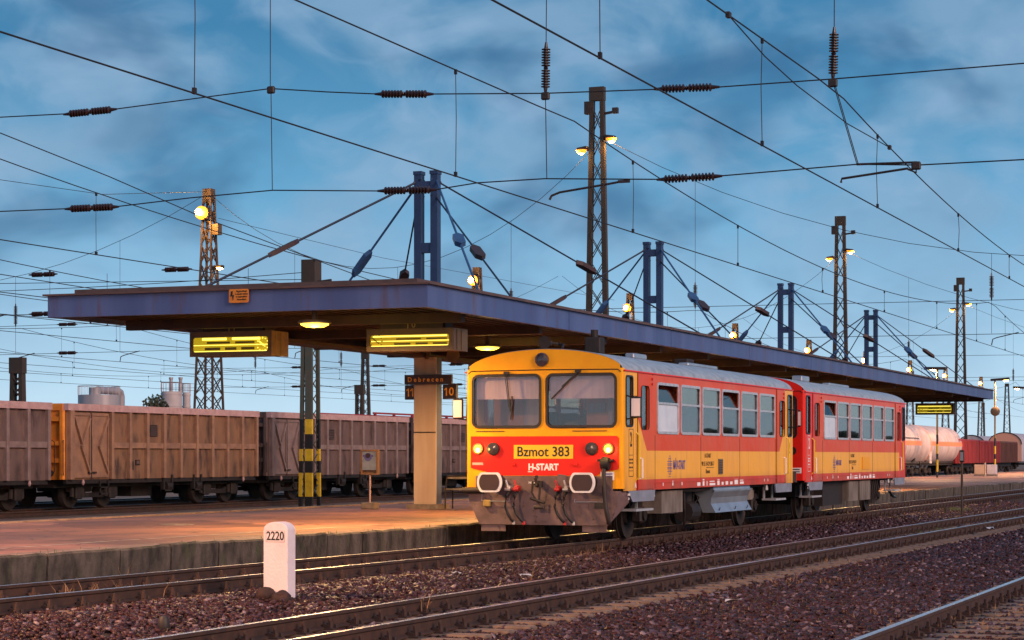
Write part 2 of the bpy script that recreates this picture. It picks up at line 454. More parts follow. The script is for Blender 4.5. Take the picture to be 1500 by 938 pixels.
M['grassg'] = mat("grass_green", (.07, .14, .025), (.10, .12, .03), 3, rough=.8)
M['grassd'] = mat("grass_dry", (.30, .17, .08), (.20, .11, .05), 3, rough=.85)
M['paper'] = mat("paper_white", (.62, .60, .62), (.5, .48, .5), 9, rough=.8)
M['sod'] = emit("sodium_lamp", (1.0, .48, .08), 60)
M['halo'] = emit("sodium_halo", (1.0, .33, .03), 1.35)  # glowing ring that imitates the halo round a lamp, not a lamp part
M['sodhot'] = emit("sodium_lamp_bright", (1.0, .66, .22), 160)
M['lampy'] = emit("ceiling_lamp_glow", (1.0, .74, .08), 3.2)
M['tubey'] = emit("display_tube", (1.0, .86, .14), 1.7)
M['scry'] = emit("display_backlight", (.60, .47, .01), .50)
M["scryd"] = emit("display_backlight_dim", (.55, .42, .01), .32)
M['scrd'] = mat("display_flap", (.13, .11, .01), rough=.6)
M['casing'] = mat("display_casing", (.11, .07, .03), (.08, .05, .03), 4, rough=.55)
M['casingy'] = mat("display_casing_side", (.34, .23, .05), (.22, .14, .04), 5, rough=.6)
M['cab'] = mat("cabinet_beige", (.60, .40, .26), (.5, .33, .22), 3, rough=.6)
M['cabw'] = mat("cabinet_white", (.62, .54, .54), (.52, .44, .44), 3, rough=.6)
M['yhand'] = mat("handrail_yellow", (.80, .55, .03), rough=.4)
M['reflect'] = mat("mirror_back", (.72, .62, .62), rough=.3)

# ballast stones: a colour of its own for every stone
m, n, l, b = nodes_of("ballast_stone"); M['ballast'] = m
at = n.new("ShaderNodeAttribute"); at.attribute_name = "rnd"
cr = ramp(n, l, at.outputs["Fac"], [(0.0, (.014, .0042, .0046)), (.40, (.038, .0100, .0105)), (.66, (.056, .0155, .0165)), (.82, (.060, .028, .040)), (.93, (.090, .056, .080)), (1.0, (.25, .18, .20))])
l.new(cr, b.inputs["Base Color"]); b.inputs["Roughness"].default_value = .5; b.inputs["Specular IOR Level"].default_value = .3
l.new(mixc(n, l, 1.0, cr, noise(n, l, 30), 'MULTIPLY'), b.inputs["Base Color"])
bc = mixc(n, l, .45, cr, ramp(n, l, noise(n, l, 45), [(.3, .35), (.7, 1.5)]), 'MULTIPLY'); l.new(bc, b.inputs["Base Color"])

def livery(name, L, red_front, upper, band, lower, zb=1.63, zl=1.13):
    """side paint scheme: red upper, yellow band, red lower stripe, cab ends of their own colour"""
    m, n, l, b = nodes_of(name)
    c = n.new("ShaderNodeTexCoord"); sp = n.new("ShaderNodeSeparateXYZ"); l.new(c.outputs["Object"], sp.inputs[0])
    x, zz = sp.outputs[0], sp.outputs[2]
    def step(v, t, k=150):
        return mth(n, l, 'MULTIPLY', mth(n, l, 'SUBTRACT', v, t), k, True)
    xm = mth(n, l, 'SUBTRACT', mth(n, l, 'SUBTRACT', L / 2, mth(n, l, 'ABSOLUTE', mth(n, l, 'SUBTRACT', x, L / 2))), 0.0)
    up = step(zz, zb)
    lowm = mth(n, l, 'SUBTRACT', 1.0, step(zz, zl))
    if red_front:
        body = mixc(n, l, up, mixc(n, l, lowm, band, lower), upper)
        end = mth(n, l, 'SUBTRACT', 1.0, step(xm, .98))
        colr = mixc(n, l, end, body, (.70, .022, .016))
    else:
        ub = mth(n, l, 'ADD', mth(n, l, 'MULTIPLY', mth(n, l, 'MAXIMUM', mth(n, l, 'SUBTRACT', 2.22, zz), 0.0), .90), .77)
        rm = mth(n, l, 'MULTIPLY', up, step(mth(n, l, 'SUBTRACT', xm, ub), 0.0))
        lm = mth(n, l, 'MULTIPLY', lowm, step(xm, .70))
        colr = mixc(n, l, lm, mixc(n, l, rm, band, upper), lower)
    dirt = ramp(n, l, noise(n, l, 2.2, 5, stretch=(1, 1, .25)), [(.48, 0.0), (.74, .18)])
    colr = mixc(n, l, dirt, colr, (.34, .12, .05))
    gr = ramp(n, l, noise(n, l, 16, 4, stretch=(1, 1, .3)), [(.62, 0.0), (.80, .35)])
    colr = mixc(n, l, gr, colr, (.13, .07, .05))
    stk = ramp(n, l, noise(n, l, 7.0, 5, stretch=(1, 1, .06)), [(.52, 0.0), (.74, .24)])
    colr = mixc(n, l, stk, colr, (.30, .13, .07))
    fade = ramp(n, l, noise(n, l, .9, 3, stretch=(1, 1, .6)), [(.40, 0.0), (.70, .09)])
    colr = mixc(n, l, fade, colr, (.78, .42, .22))
    dust = mth(n, l, 'MULTIPLY', mth(n, l, 'SUBTRACT', 1.25, zz), 2.6, True)
    dust = mth(n, l, 'MULTIPLY', dust, ramp(n, l, noise(n, l, 3.0, 6, stretch=(1, 1, .4)), [(.35, .10), (.68, .75)]))
    colr = mixc(n, l, dust, colr, (.16, .075, .05))
    spots = ramp(n, l, noise(n, l, 38, 3), [(.70, 0.0), (.76, .8)])
    colr = mixc(n, l, mth(n, l, 'MULTIPLY', spots, ramp(n, l, noise(n, l, 1.7, 2), [(.5, 0.0), (.62, 1.0)])), colr, (.10, .05, .04))
    l.new(colr, b.inputs["Base Color"]); b.inputs["Roughness"].default_value = .34
    b.inputs["Specular IOR Level"].default_value = .16
    bump(n, l, b, noise(n, l, 2.6, 3), .012, .8)
    return m

# ------------------------------------------------------------------ ground, ballast, platform
def tabf(tab, k=3.0):
    xs, ys = zip(*tab)
    def f(s): return float(np.mean([np.interp(s + d, xs, ys) for d in (-k, -k / 2, 0, k / 2, k)]))
    return f
T1C = tabf([(-40, 18.5), (10, 14.95), (15, 14.5), (21, 14.1), (30, 13.62), (37, 13.3), (45, 13.08), (55, 12.98), (62, 12.95), (100, 12.95), (400, 12.95)])
T2A = lambda s: 10.239 - .01357 * min(s, 90) - .08 * math.exp(-((s - 60) / 40) ** 2)
T2B = lambda s: 9.066 - .01866 * min(s, 90)
T3A = lambda s: 4.16 - .0067 * s
ZT2 = -.10
PZ = .28
EDGE = tabf([(-40, 18), (11, 16.1), (22.3, 15.80), (30, 15.55), (36, 15.08), (50, 14.78), (82, 14.42), (101, 14.3), (300, 14.2)])
PFAR = 23.6
def gz_of(p):
    t = min(max((p - 10.4) / 1.6, 0), 1); t = t * t * (3 - 2 * t)
    return -.315 + t * .115 - .02 * math.exp(-((p - 7.6) / .9) ** 2)
mb = MB(); mb.bx(-300, 3000, -1500, 2500, -1.2, -.50)
tag(mb.build("ground", M['ground']), kind='structure')
mb = MB(); mb.bx(-60, 600, PFAR - .6, 420, -.49, -.17)
tag(mb.build("yard_ground", M['ground']), "brown gravel yard under the freight wagons", kind='structure')
# ballast bed: one uneven sheet under the three near tracks
S0g, S1g, P0g, P1g, dg_ = 6.0, 130.0, -22.0, 16.5, .25
ss = np.arange(S0g, S1g, dg_); ps = np.arange(P0g, P1g, dg_)
gzv = np.array([gz_of(p) for p in ps])
V = np.zeros((len(ss), len(ps), 3)); V[:, :, 0] = ss[:, None]; V[:, :, 1] = ps[None, :]
V[:, :, 2] = gzv[None, :] - .012 + rng.normal(0, .009, (len(ss), len(ps)))
mb = MB(); mb.v = [tuple(q) for q in V.reshape(-1, 3)]
ns = len(ps)
mb.f = [(i * ns + j, i * ns + ns + j, i * ns + ns + j + 1, i * ns + j + 1) for i in range(len(ss) - 1) for j in range(ns - 1)]
o = mb.build("ballast_bed", M['bed'], smooth=80); tag(o, "dark brown ballast bed under the near tracks", kind='structure')
o.data.flip_normals() if o.data.polygons[0].normal.z < 0 else None
# far part of the ballast
mb = MB(); mb.bx(129.9, 900, -300, 14.6, -.45, -.26); mb.bx(-100, 129.9, -300, -22, -.45, -.27)
tag(mb.build("far_ballast_bed", M['ground']), kind='structure')

def on_sleeper(s): return ((s - 12.0) / .6) % 1.0 < .44
def make_stones(nwant):
    P = []
    cnt = 0
    while cnt < nwant:
        k = 200000
        Z = 17.5 + (80 - 17.5) * rng.random(k) ** 1.7
        X = (rng.random(k) * 2 - 1) * .27 * Z
        s = Z * CT + X * ST; p = Z * ST - X * CT
        dens = np.minimum(1, (24 / Z) ** 1.2)
        wz = Z * Z ** .0 * (Z - 17.5 + .5) ** (1 - 1 / 1.7)
        keep = rng.random(k) < dens * wz / (80 * 62 ** (1 - 1 / 1.7)) * 3.0
        s, p, Z = s[keep], p[keep], Z[keep]
        P.append(np.stack([s, p, Z], 1)); cnt += len(s)
    P = np.concatenate(P)[:nwant]
    ok = []
    for s, p, Z in P:
        e = EDGE(s) if p > 13 else 99
        if p > e - .05: continue
        c1_ = T1C(s) if p > 11 else 99
        if abs(abs(p - c1_) - .75) < .085: continue
        if abs(p - T2A(s)) < .085 or abs(p - T2B(s)) < .085: continue
        if abs(p - T3A(s)) < .085 or abs(p - T3A(s) + 1.45) < .085: continue
        if on_sleeper(s):
            if T2B(s) - .62 < p < T2B(s) - .07 and random.random() < .85: continue
            if T3A(s) - 2.0 < p < T3A(s) + .1 and random.random() < .9: continue
            if c1_ < 90 and c1_ - 1.2 < p < c1_ - .75 and random.random() < .5: continue
        ok.append((s, p, Z))
    P = np.array(ok); n = len(P)
    shapes = []
    cube = np.array([(x, y, q) for x in (-1, 1) for y in (-1, 1) for q in (-1, 1)], float)
    for i in range(10):
        shapes.append(cube * (1 + rng.normal(0, .22, (8, 3))) + rng.normal(0, .18, (8, 3)))
    shapes = np.array(shapes)
    tri = np.array([(0, 1, 3), (0, 3, 2), (4, 6, 7), (4, 7, 5), (0, 4, 5), (0, 5, 1), (2, 3, 7), (2, 7, 6), (0, 2, 6), (0, 6, 4), (1, 5, 7), (1, 7, 3)])
    pick = shapes[rng.integers(0, 10, n)]
    size = rng.uniform(.011, .024, n) * (1 + .4 * np.maximum(0, P[:, 2] - 25) / 30)
    sc = np.stack([size * rng.uniform(.8, 1.5, n), size * rng.uniform(.7, 1.2, n), size * rng.uniform(.45, .9, n)], 1)
    v = pick * sc[:, None, :]
    a = rng.random(n) * 6.283; tilt = rng.normal(0, .45, n)
    ca, sa = np.cos(a), np.sin(a); ct, st = np.cos(tilt), np.sin(tilt)
    x = v[:, :, 0] * ct[:, None] - v[:, :, 2] * st[:, None]; zz = v[:, :, 0] * st[:, None] + v[:, :, 2] * ct[:, None]
    y = v[:, :, 1]
    X = x * ca[:, None] - y * sa[:, None]; Y = x * sa[:, None] + y * ca[:, None]
    gz = np.array([gz_of(p) for p in P[:, 1]]) + rng.uniform(-.012, .03, n)
    W = np.stack([X + P[:, 0, None], Y + P[:, 1, None], zz + gz[:, None]], 2).reshape(-1, 3)
    F = (tri[None] + (np.arange(n) * 8)[:, None, None]).reshape(-1, 3)
    me = bpy.data.meshes.new("ballast_stones")
    me.vertices.add(len(W)); me.vertices.foreach_set('co', W.astype(np.float32).ravel())
    me.loops.add(F.size); me.loops.foreach_set('vertex_index', F.astype(np.int32).ravel())
    me.polygons.add(len(F)); me.polygons.foreach_set('loop_start', np.arange(0, F.size, 3, dtype=np.int32))
    me.polygons.foreach_set('loop_total', np.full(len(F), 3, dtype=np.int32))
    at = me.attributes.new("rnd", 'FLOAT', 'POINT')
    at.data.foreach_set('value', np.repeat(rng.random(n), 8).astype(np.float32))
    me.materials.append(M['ballast']); me.update(calc_edges=True); me.validate()
    o = bpy.data.objects.new("ballast_stones", me); col.objects.link(o)
    tag(o, "loose dark red-brown ballast stones between the tracks", "ballast", kind='stuff')
make_stones(250000)

# platform
mb = MB()
st_ = list(np.arange(-30, 260, 2.0))
vs = []
for s in st_: vs += [(s, EDGE(s) + .22, PZ), (s, PFAR - .3, PZ)]
mb.add(vs, [(2 * i, 2 * i + 2, 2 * i + 3, 2 * i + 1) for i in range(len(st_) - 1)])
mb.bx(-30, 258, PFAR - .3, PFAR, -.3, PZ + .03, 1)
o = mb.build("platform", [M['asphalt'], M['slabtop']]); tag(o, "reddish asphalt island platform", kind='structure')
s = -30.0; mb = MB()
while s < 250:
    L = random.uniform(.95, 1.7) if s < 70 else 1.0
    e0, e1 = EDGE(s + .01), EDGE(s + L - .012); dz = random.uniform(-.028, .018); dp = random.uniform(-.015, .02); tl = random.uniform(-.012, .012)
    a, bq = s + .014, s + L - .014
    k = 6; top = [random.uniform(-.012, .010) for _ in range(k + 1)]
    vs = []
    for i in range(k + 1):
        t = i / k; x = a + (bq - a) * t; e = e0 + (e1 - e0) * t + dp
        zt = PZ + dz + tl * (t - .5) + top[i]
        vs += [(x, e + .03, -.4), (x, e, zt - .03), (x, e + .035, zt), (x, e + .26, PZ + .004)]
    fs = []; ms = []
    for i in range(k):
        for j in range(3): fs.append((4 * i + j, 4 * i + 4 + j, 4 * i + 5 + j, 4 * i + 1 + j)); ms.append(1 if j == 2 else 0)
    fs += [(0, 1, 2, 3), (4 * k + 3, 4 * k + 2, 4 * k + 1, 4 * k)]; ms += [0, 0]
    o0 = len(mb.v); mb.v += vs
    for f, q in zip(fs, ms): mb.f.append(tuple(i + o0 for i in f)); mb.m.append(q)
    s += L
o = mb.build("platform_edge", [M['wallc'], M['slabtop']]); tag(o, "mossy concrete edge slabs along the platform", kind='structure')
mb = MB(); st2 = list(np.arange(-20, 200, 1.0)); vs = []
for s in st2:
    e = EDGE(s) + 1.25 + .03 * math.sin(s * 1.7); wd = .07 + .03 * math.sin(s * 2.9)
    vs += [(s, e, PZ + .004), (s, e + wd + .04, PZ + .004)]
mb.add(vs, [(2 * i, 2 * i + 2, 2 * i + 3, 2 * i + 1) for i in range(len(st2) - 1)])
o = mb.build("platform_marking", M['line']); tag(o, "pale worn line along the platform edge", kind='structure')
mb = MB(); q = on_z(258, 769, PZ)
mb.cyl((q.x, q.y, PZ - .05), (q.x, q.y, PZ + .012), .33, n=24)
tag(mb.build("manhole_cover", M['concrete']), "round manhole cover set flush in the platform left of the signal post", "manhole cover")

# ------------------------------------------------------------------ tracks
def sweep_rail(f, s0, s1, step, ztop):
    prof = [(-.036, 0), (-.036, -.035), (-.010, -.05), (-.010, -.135), (-.07, -.155), (-.07, -.17), (.07, -.17), (.07, -.155), (.010, -.135), (.010, -.05), (.036, -.035), (.036, 0)]
    mb = MB(); k = len(prof); xs = list(np.arange(s0, s1 + .01, step)); vs = []
    for s in xs:
        c = f(s)
        for a, zz in prof: vs.append((s, c + a, ztop + zz))
    fs, ms = [], []
    for i in range(len(xs) - 1):
        for j in range(k):
            q = (j + 1) % k
            fs.append((i * k + j, i * k + q, i * k + k + q, i * k + k + j)); ms.append(1 if j == k - 1 else 0)
    mb.v = vs; mb.f = fs; mb.m = ms
    return mb
_sl = {}
def track(label, fa, fb, s0, s1, ztop, near=None, group='railway tracks of the station', clips=True):
    t = thing("railway_track", label, "railway track", (0, 0, 0), 0, group)
    for f in (fa, fb): sweep_rail(f, s0, s1, 2.0, ztop).build("rail", [M['rail_side'], M['rail_top']], t)
    if near:
        if 'm' not in _sl:
            mb = MB(); mb.box((0, 0, -.10), (.25, 2.56, .2), 0, bev=.02); _sl['m'] = mb.build("sleeper", M['wood'])
            mb = MB()
            mb.bx(-.08, .08, -.17, .17, 0, .018)
            for sy in (-1, 1):
                mb.cyl((0, sy * .105, .01), (0, sy * .105, .075), .032, n=6); mb.cyl((0, sy * .105, .075), (0, sy * .105, .125), .02, n=6)
                mb.box((0, sy * .075, .035), (.09, .07, .04), 0, Matrix.Rotation(-sy * .4, 3, 'X'))
                mb.cyl((.04, sy * .15, 0), (.04, sy * .15, .055), .022, n=6)
            _sl['c'] = mb.build("rail_clip", M['clip'])
        s = near[0]; k = 0; last = s
        while k < 100 and s < near[1]:
            a, bq = fa(s), fb(s); c = (a + bq) / 2
            e = _sl['m'] if 'mu' not in _sl else _sl['m'].copy()
            if 'mu' in _sl: col.objects.link(e)
            _sl['mu'] = 1
            e.parent = t; e.location = (s, c, ztop - .17 - .003); e.rotation_euler = (0, 0, -(fa(s + 1) - fa(s)) + random.uniform(-.02, .02))
            for f in (a, bq):
                q = _sl['c'] if 'cu' not in _sl else _sl['c'].copy()
                if 'cu' in _sl: col.objects.link(q)
                _sl['cu'] = 1
                q.parent = e; q.location = (0, f - c, .0); q.rotation_euler = (0, 0, 0)
            s += .6; k += 1
        if s < s1:
            mb = MB()
            while s < min(s1, 170):
                a, bq = fa(s), fb(s); c = (a + bq) / 2
                mb.bx(s - .12, s + .12, c - 1.25, c + 1.25, ztop - .37, ztop - .175)
                for f in (a, bq):
                    for sy in (-1, 1): mb.bx(s - .05, s + .05, f + sy * .1 - .04, f + sy * .1 + .04, ztop - .175, ztop - .06)
                s += .6
            o = mb.build("sleeper_row", M['clip'], t); o['kind'] = 'stuff'
    else:
        mb = MB(); s = max(s0, 0)
        while s < min(s1, 210):
            c = (fa(s) + fb(s)) / 2; mb.bx(s - .12, s + .12, c - 1.25, c + 1.25, ztop - .37, ztop - .175); s += .65
        o = mb.build("sleeper_row", M['wood'], t); o['kind'] = 'stuff'
    return t
track("railway track under the yellow and red railcars beside the platform", lambda s: T1C(s) + .752, lambda s: T1C(s) - .752, -20, 300, 0.0, (15.0, 75))
track("middle railway track crossing the foreground with grass between its rails", T2A, T2B, 4, 300, ZT2, (12.0, 72))
track("nearest railway track in the lower right corner with bare sleepers", T3A, lambda s: T3A(s) - 1.45, 6, 300, ZT2, (12.0, 60))
track("railway track under the brown open wagons", lambda s: 35.5, lambda s: 34.0, 20, 230, 0.0)
track("railway track behind the brown open wagons", lambda s: 41.0, lambda s: 39.5, 20, 260, 0.0)
track("railway track under the white tank wagons and red wagons", lambda s: 29.7, lambda s: 28.2, 60, 330, 0.0)

# ------------------------------------------------------------------ platform canopy
CS0, CS1, CP0, CP1, CZ0, CZ1 = 32.9, 96.2, 14.5, 22.15, 4.10, 4.49
t = thing("platform_canopy", "long blue cable-stayed canopy over the island platform", "canopy", (CS0, CP0, PZ))
def can(mb, name, mats, par=None, sm=0):
    mb.v = [(x - CS0, y - CP0, zz - PZ) for x, y, zz in mb.v]
    return mb.build(name, mats, par or t, sm)
can(MB().bx(CS0, CS0 + .12, CP0, CP1, CZ0, CZ1), "front_fascia", M['canopy'])
mb = MB()
s = CS0 + .123
while s < CS1 - .13:
    e = min(s + 7.0, CS1 - .123); mb.bx(s, e - .025, CP0 + .002, CP0 + .12, CZ0, CZ1 - .002); s = e
[can(q_, "side_fascia", M['canopy']) for q_ in islands(mb)]
can(MB().bx(CS0 + .123, CS1 - .123, CP1 - .12, CP1 - .002, CZ0, CZ1 - .002), "side_fascia", M['canopy'])
can(MB().bx(CS1 - .12, CS1, CP0, CP1, CZ0, CZ1), "rear_fascia", M['canopy'])
mb = MB(); mb.bx(CS0 - .07, CS1 + .07, CP0 - .07, CP1 + .07, CZ1 + .002, CZ1 + .035); mb.bx(CS0 + .35, CS1 - .35, CP0 + .35, CP1 - .35, CZ1 + .037, CZ1 + .14)
can(mb, "roof", M['lip'])
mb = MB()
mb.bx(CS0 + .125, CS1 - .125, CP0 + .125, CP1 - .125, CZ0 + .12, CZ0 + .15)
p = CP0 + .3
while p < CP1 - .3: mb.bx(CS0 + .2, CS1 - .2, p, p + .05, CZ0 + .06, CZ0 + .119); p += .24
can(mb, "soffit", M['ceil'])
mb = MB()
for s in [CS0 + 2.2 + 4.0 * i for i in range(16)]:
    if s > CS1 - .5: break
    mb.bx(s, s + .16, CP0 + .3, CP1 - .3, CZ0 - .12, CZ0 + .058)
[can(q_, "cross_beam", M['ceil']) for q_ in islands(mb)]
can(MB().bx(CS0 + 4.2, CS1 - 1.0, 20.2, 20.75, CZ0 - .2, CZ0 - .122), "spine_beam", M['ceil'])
PY = [(626, 246), (957, 358), (1151, 421), (1276, 464)]
PP = 19.0
rods = [(-6.3, 3.0, 1), (.5, 3.0, 2), (4.7, 3.0, 0), (-6.6, -4.0, 2), (-4.8, -4.0, 0), (9.4, -3.9, 3)]
for i, (px, py) in enumerate(PY):
    q = on_p(px, py, PP); q.z = 7.85
    mb = MB()
    for d in (-.2, .2):
        mb.bx(q.x - .10, q.x + .10, PP + d - .085, PP + d + .085, CZ1 + .1, 7.85)
        mb.bx(q.x - .115, q.x + .115, PP + d - .1, PP + d + .1, 7.85, 7.93)
    mb.bx(q.x - .08, q.x + .08, PP - .115, PP + .115, 6.1, 6.32); mb.bx(q.x - .08, q.x + .08, PP - .115, PP + .115, 7.5, 7.7)
    can(mb, "pylon", M['pylon'])
    for j, (ds, dp, kind) in enumerate(rods):
        a = Vector((q.x + (.1 if ds > 0 else -.1), PP + (.28 if dp > 0 else -.28), 7.66 if kind != 0 else 7.3))
        e = Vector((min(max(q.x + ds, CS0 + .6), CS1 - .6), PP + dp, CZ1 + .06)); d = e - a
        mb = MB(); r = .026 if kind == 1 else .026 if kind in (2,) else .02
        mb.cyl(a, e, r, n=8)
        c = a - d.normalized() * .05; u, v = frame_of(d)
        mb.tube([a, a - d.normalized() * .08 + Vector((0, 0, .10)), a + Vector((0, -math.copysign(.16, dp), .06))], .03, 6)
        R = can(mb, "stay_rod", M['rodb'] if kind == 2 else M['rod'])
        ft = .55 if kind != 3 else .50
        L0 = .38 if kind != 1 else .45
        w0 = .11 if kind != 1 else .045
        dn = d.normalized(); m0 = a + d * ft
        s1 = dn * L0; ww = u * w0
        pts = [m0 - s1, m0 - s1 * .62 + ww, m0 + s1 * .62 + ww, m0 + s1, m0 + s1 * .62 - ww, m0 - s1 * .62 - ww]
        mb = MB(); mb.prism([pp - v * .05 for pp in pts], v * .10)
        can(mb, "turnbuckle", M['rodb'] if kind == 2 else M['turn'], R)
for i, sx in enumerate((45.9, 62.0, 78.0, 93.0)):
    pc = 20.3 if i == 0 else 19.6
    mb = MB(); mb.bx(sx, sx + .05, pc - .285, pc + .285, PZ + .12, CZ0 - .2)
    mb.bx(sx - .012, sx - .001, pc - .29, pc + .29, 2.10, 2.125, 1); mb.bx(sx - .012, sx - .001, pc - .29, pc + .29, 3.45, 3.475, 1)
    pl = can(mb, "pillar", [M['pillar'], M['dark']])
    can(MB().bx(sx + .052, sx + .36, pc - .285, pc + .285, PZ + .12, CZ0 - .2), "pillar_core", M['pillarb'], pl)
    can(MB().bx(sx - .14, sx + .5, pc - .42, pc + .42, PZ - .02, PZ + .118), "plinth", M['concrete'], pl)
PIL = (45.9, 20.3)

# ceiling lamps
def lamp_light(o, name, typ, loc, e, c, size=.3, **k):
    ld = bpy.data.lights.new(name, typ); ld.energy = e; ld.color = c
    if typ in ('POINT', 'SPOT'): ld.shadow_soft_size = size
    if typ == 'SPOT': ld.spot_size = k.get('ang', 2.6); ld.spot_blend = .35
    lo = bpy.data.objects.new(name, ld); col.objects.link(lo); lo.parent = o; lo.location = loc
    if 'rot' in k: lo.rotation_euler = k['rot']
    return lo
mb = MB(); mb.lathe([(.02, 0.0), (.27, 0.0), (.29, -.03), (.25, -.06), (.2, -.061)], (0, 0, .09), (0, 0, 1), 20); 
lab = ["flat round ceiling lamp glowing between the two lit display boards", "flat round ceiling lamp glowing just above the left shoulder of the yellow railcar"] 
lz = CZ0 - .24
l1, l2 = on_z(461, 477, lz), on_z(714, 511, lz)
for i, s in enumerate((l1.x, l2.x, l2.x + 9, l2.x + 18, l2.x + 27, l2.x + 36)):
    L = thing("ceiling_lamp", lab[i] if i < 2 else "round ceiling lamp under the canopy above the railcars", "ceiling lamp", (s, l1.y if i == 0 else l2.y, lz + .04), 0, "ceiling lamps of the canopy")
    mb = MB(); mb.lathe([(.27, .03), (.30, .0), (.30, -.02), (.27, -.03)], (0, 0, .02), (0, 0, 1), 20); mb.cyl((0, 0, .03), (0, 0, .26), .05, n=8); mb.build("lamp_housing", M['casing'], L, 40)
    mb = MB(); mb.lathe([(.05, -.075), (.16, -.068), (.25, -.03), (.255, -.008)], (0, 0, .0), (0, 0, 1), 20); mb.build("diffuser", M['lampy'], L, 40)
    lamp_light(L, "lamp_light", 'SPOT', (0, 0, -.10), 2100, (1, .56, .19), .12, ang=3.06)
    lamp_light(L, "spill_light", 'POINT', (0, 0, -.16), 30, (1, .62, .12), .1)

def one(mb, x, yc, zc, h):
    """a numeral 1 with a flag, facing -X"""
    w_ = h * .15
    mb.bx(x - .003, x, yc - w_ / 2, yc + w_ / 2, zc - h / 2, zc + h / 2)
    mb.prism([(x - .004, yc + w_ * .4, zc + h * .5), (x - .004, yc + w_ * 2.0, zc + h * .30), (x - .004, yc + w_ * 2.0, zc + h * .16), (x - .004, yc + w_ * .4, zc + h * .30)], (.003, 0, 0))
# ------------------------------------------------------------------ display boards
def board(label, s, p0, p1, z0, z1, clock_right, lit, dep=.7):
    t = thing("display_board", label, "display board", (s, (p0 + p1) / 2, z0), 0, "lit departure boards under the canopy")
    hw = (p1 - p0) / 2; H = z1 - z0
    mb = MB(); mb.bx(.03, dep - .03, -hw + .012, hw - .012, .012, H - .012); mb.build("casing", M['casing'], t)
    fn = lambda x, y, q: (.012 + q, -x, y)
    mb = MB(); mb.plate([(-hw, 0), (hw, 0), (hw, H), (-hw, H)], [rr(-hw + .07, hw - .07, .09, H - .11, .045)], .03, fn); mb.build("front_frame", M['casing'], t)
    mb = MB(); mb.bx(.015, dep - .015, -hw - .012, -hw + .01, 0, H)
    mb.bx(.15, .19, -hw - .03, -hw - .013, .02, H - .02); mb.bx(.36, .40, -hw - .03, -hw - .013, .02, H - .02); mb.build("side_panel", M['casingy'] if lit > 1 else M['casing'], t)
    scr = MB().bx(.022, .028, -hw + .06, hw - .06, .08, H - .10).build("screen", M['scry' if lit > 1 else 'scryd'], t)
    a, bq = -hw + .075, hw - .075
    mb = MB(); mid = .09 + (H - .2) * .46
    if lit > 1:
        mb.bx(.012, .021, -hw * .72, -.04 * hw, H - .165, H - .12); mb.bx(.012, .021, .1 * hw, hw * .70, H - .165, H - .12)
    else:
        mb.bx(.016, .021, -hw * .86, hw * .86, H - .150, H - .125)
    mb.bx(.016, .021, a, bq, mid - .006, mid + .006); mb.bx(.016, .021, a, bq, .094, .106)
    mb.build("light_tube", M['tubey'], scr)
    sg = 1 if clock_right else -1
    cy = -sg * (hw - .19)
    mb = MB()
    for (u0, u1, v0, v1) in ((-.72, -.25, .56, .70), (-.12, .45, .56, .70), (-.72, -.4, .12, .30), (-.28, .0, .12, .30), (.12, .5, .12, .30)):
        y0, y1 = u0 * hw, u1 * hw
        if clock_right: y0, y1 = -y0 * 1.0, -y1 * 1.0
        y0, y1 = sorted((-y0, -y1)) if clock_right else sorted((y0, y1))
        y0 += sg * .12; y1 += sg * .12
        mb.bx(.016, .020, y0, y1, .09 + v0 * (H - .2), .09 + v1 * (H - .2))
    mb.build("flap_row", M['scrd'], scr)
    mb = MB(); cz = .09 + (H - .2) * .46
    if not clock_right: pass
    for k in range(12):
        an = k * math.pi / 6; rad = .125
        mb.box((.014, cy + rad * math.sin(an) * .95, cz + rad * math.cos(an)), (.006, .016, .03 if k % 3 == 0 else .018), 0, Matrix.Rotation(-an, 3, 'X'))
    for an, ln in ((math.radians(125), .07), (math.radians(-50), .10)):
        mb.box((.011, cy - math.sin(an) * ln / 2, cz + math.cos(an) * ln / 2), (.005, .016, ln), 0, Matrix.Rotation(an, 3, 'X'))
    mb.build("clock", M['tubey'] if clock_right else M['txtk'], scr)
    mb = MB(); mb.bx(dep * .25, dep * .75, -hw * .75, -hw * .70, H, CZ0 - .05 - z0 if CZ0 - .05 > z1 else H + .05); mb.bx(dep * .25, dep * .75, hw * .70, hw * .75, H, max(CZ0 - .05 - z0, H + .05)); mb.build("hanger", M['ceil'], t)
    if lit >= 1:
        mb = MB(); mb.bx(.06, .09, -hw * .72, hw * .72, H + .002, CZ0 - .06 - z0)
        hp = mb.build("header_panel", M['ceil'], t)
        mb = MB(); zc_ = (H + CZ0 - .06 - z0) / 2; one(mb, .058, .055, zc_, .125)
        if clock_right: one(mb, .058, -.055, zc_, .125)
        else: mb.text("0", (.058, -.06, zc_), (0, -1, 0), (0, 0, 1), .17, bold=.01)
        mb.build("track_number", M['casingy'], hp)
    return t
a, bq = on_s(278, 487, 35.4), on_s(397, 521, 35.4)
board("brightly lit yellow display board with clock on its right, hanging at the canopy's left side", 35.4, bq.y, a.y, bq.z, a.z, True, 2)
a, bq = on_s(537, 483, 35.4), on_s(663, 513, 35.4)
board("yellow display board with clock on its left, hanging above the concrete pillar", 35.4, bq.y, a.y, bq.z, a.z, False, 1)
a, bq = on_s(1341, 591, 95.0), on_s(1396, 607.5, 95.0)
board("distant yellow display board under the far end of the canopy", 95.0, bq.y, a.y, bq.z, a.z, False, .5, .8)

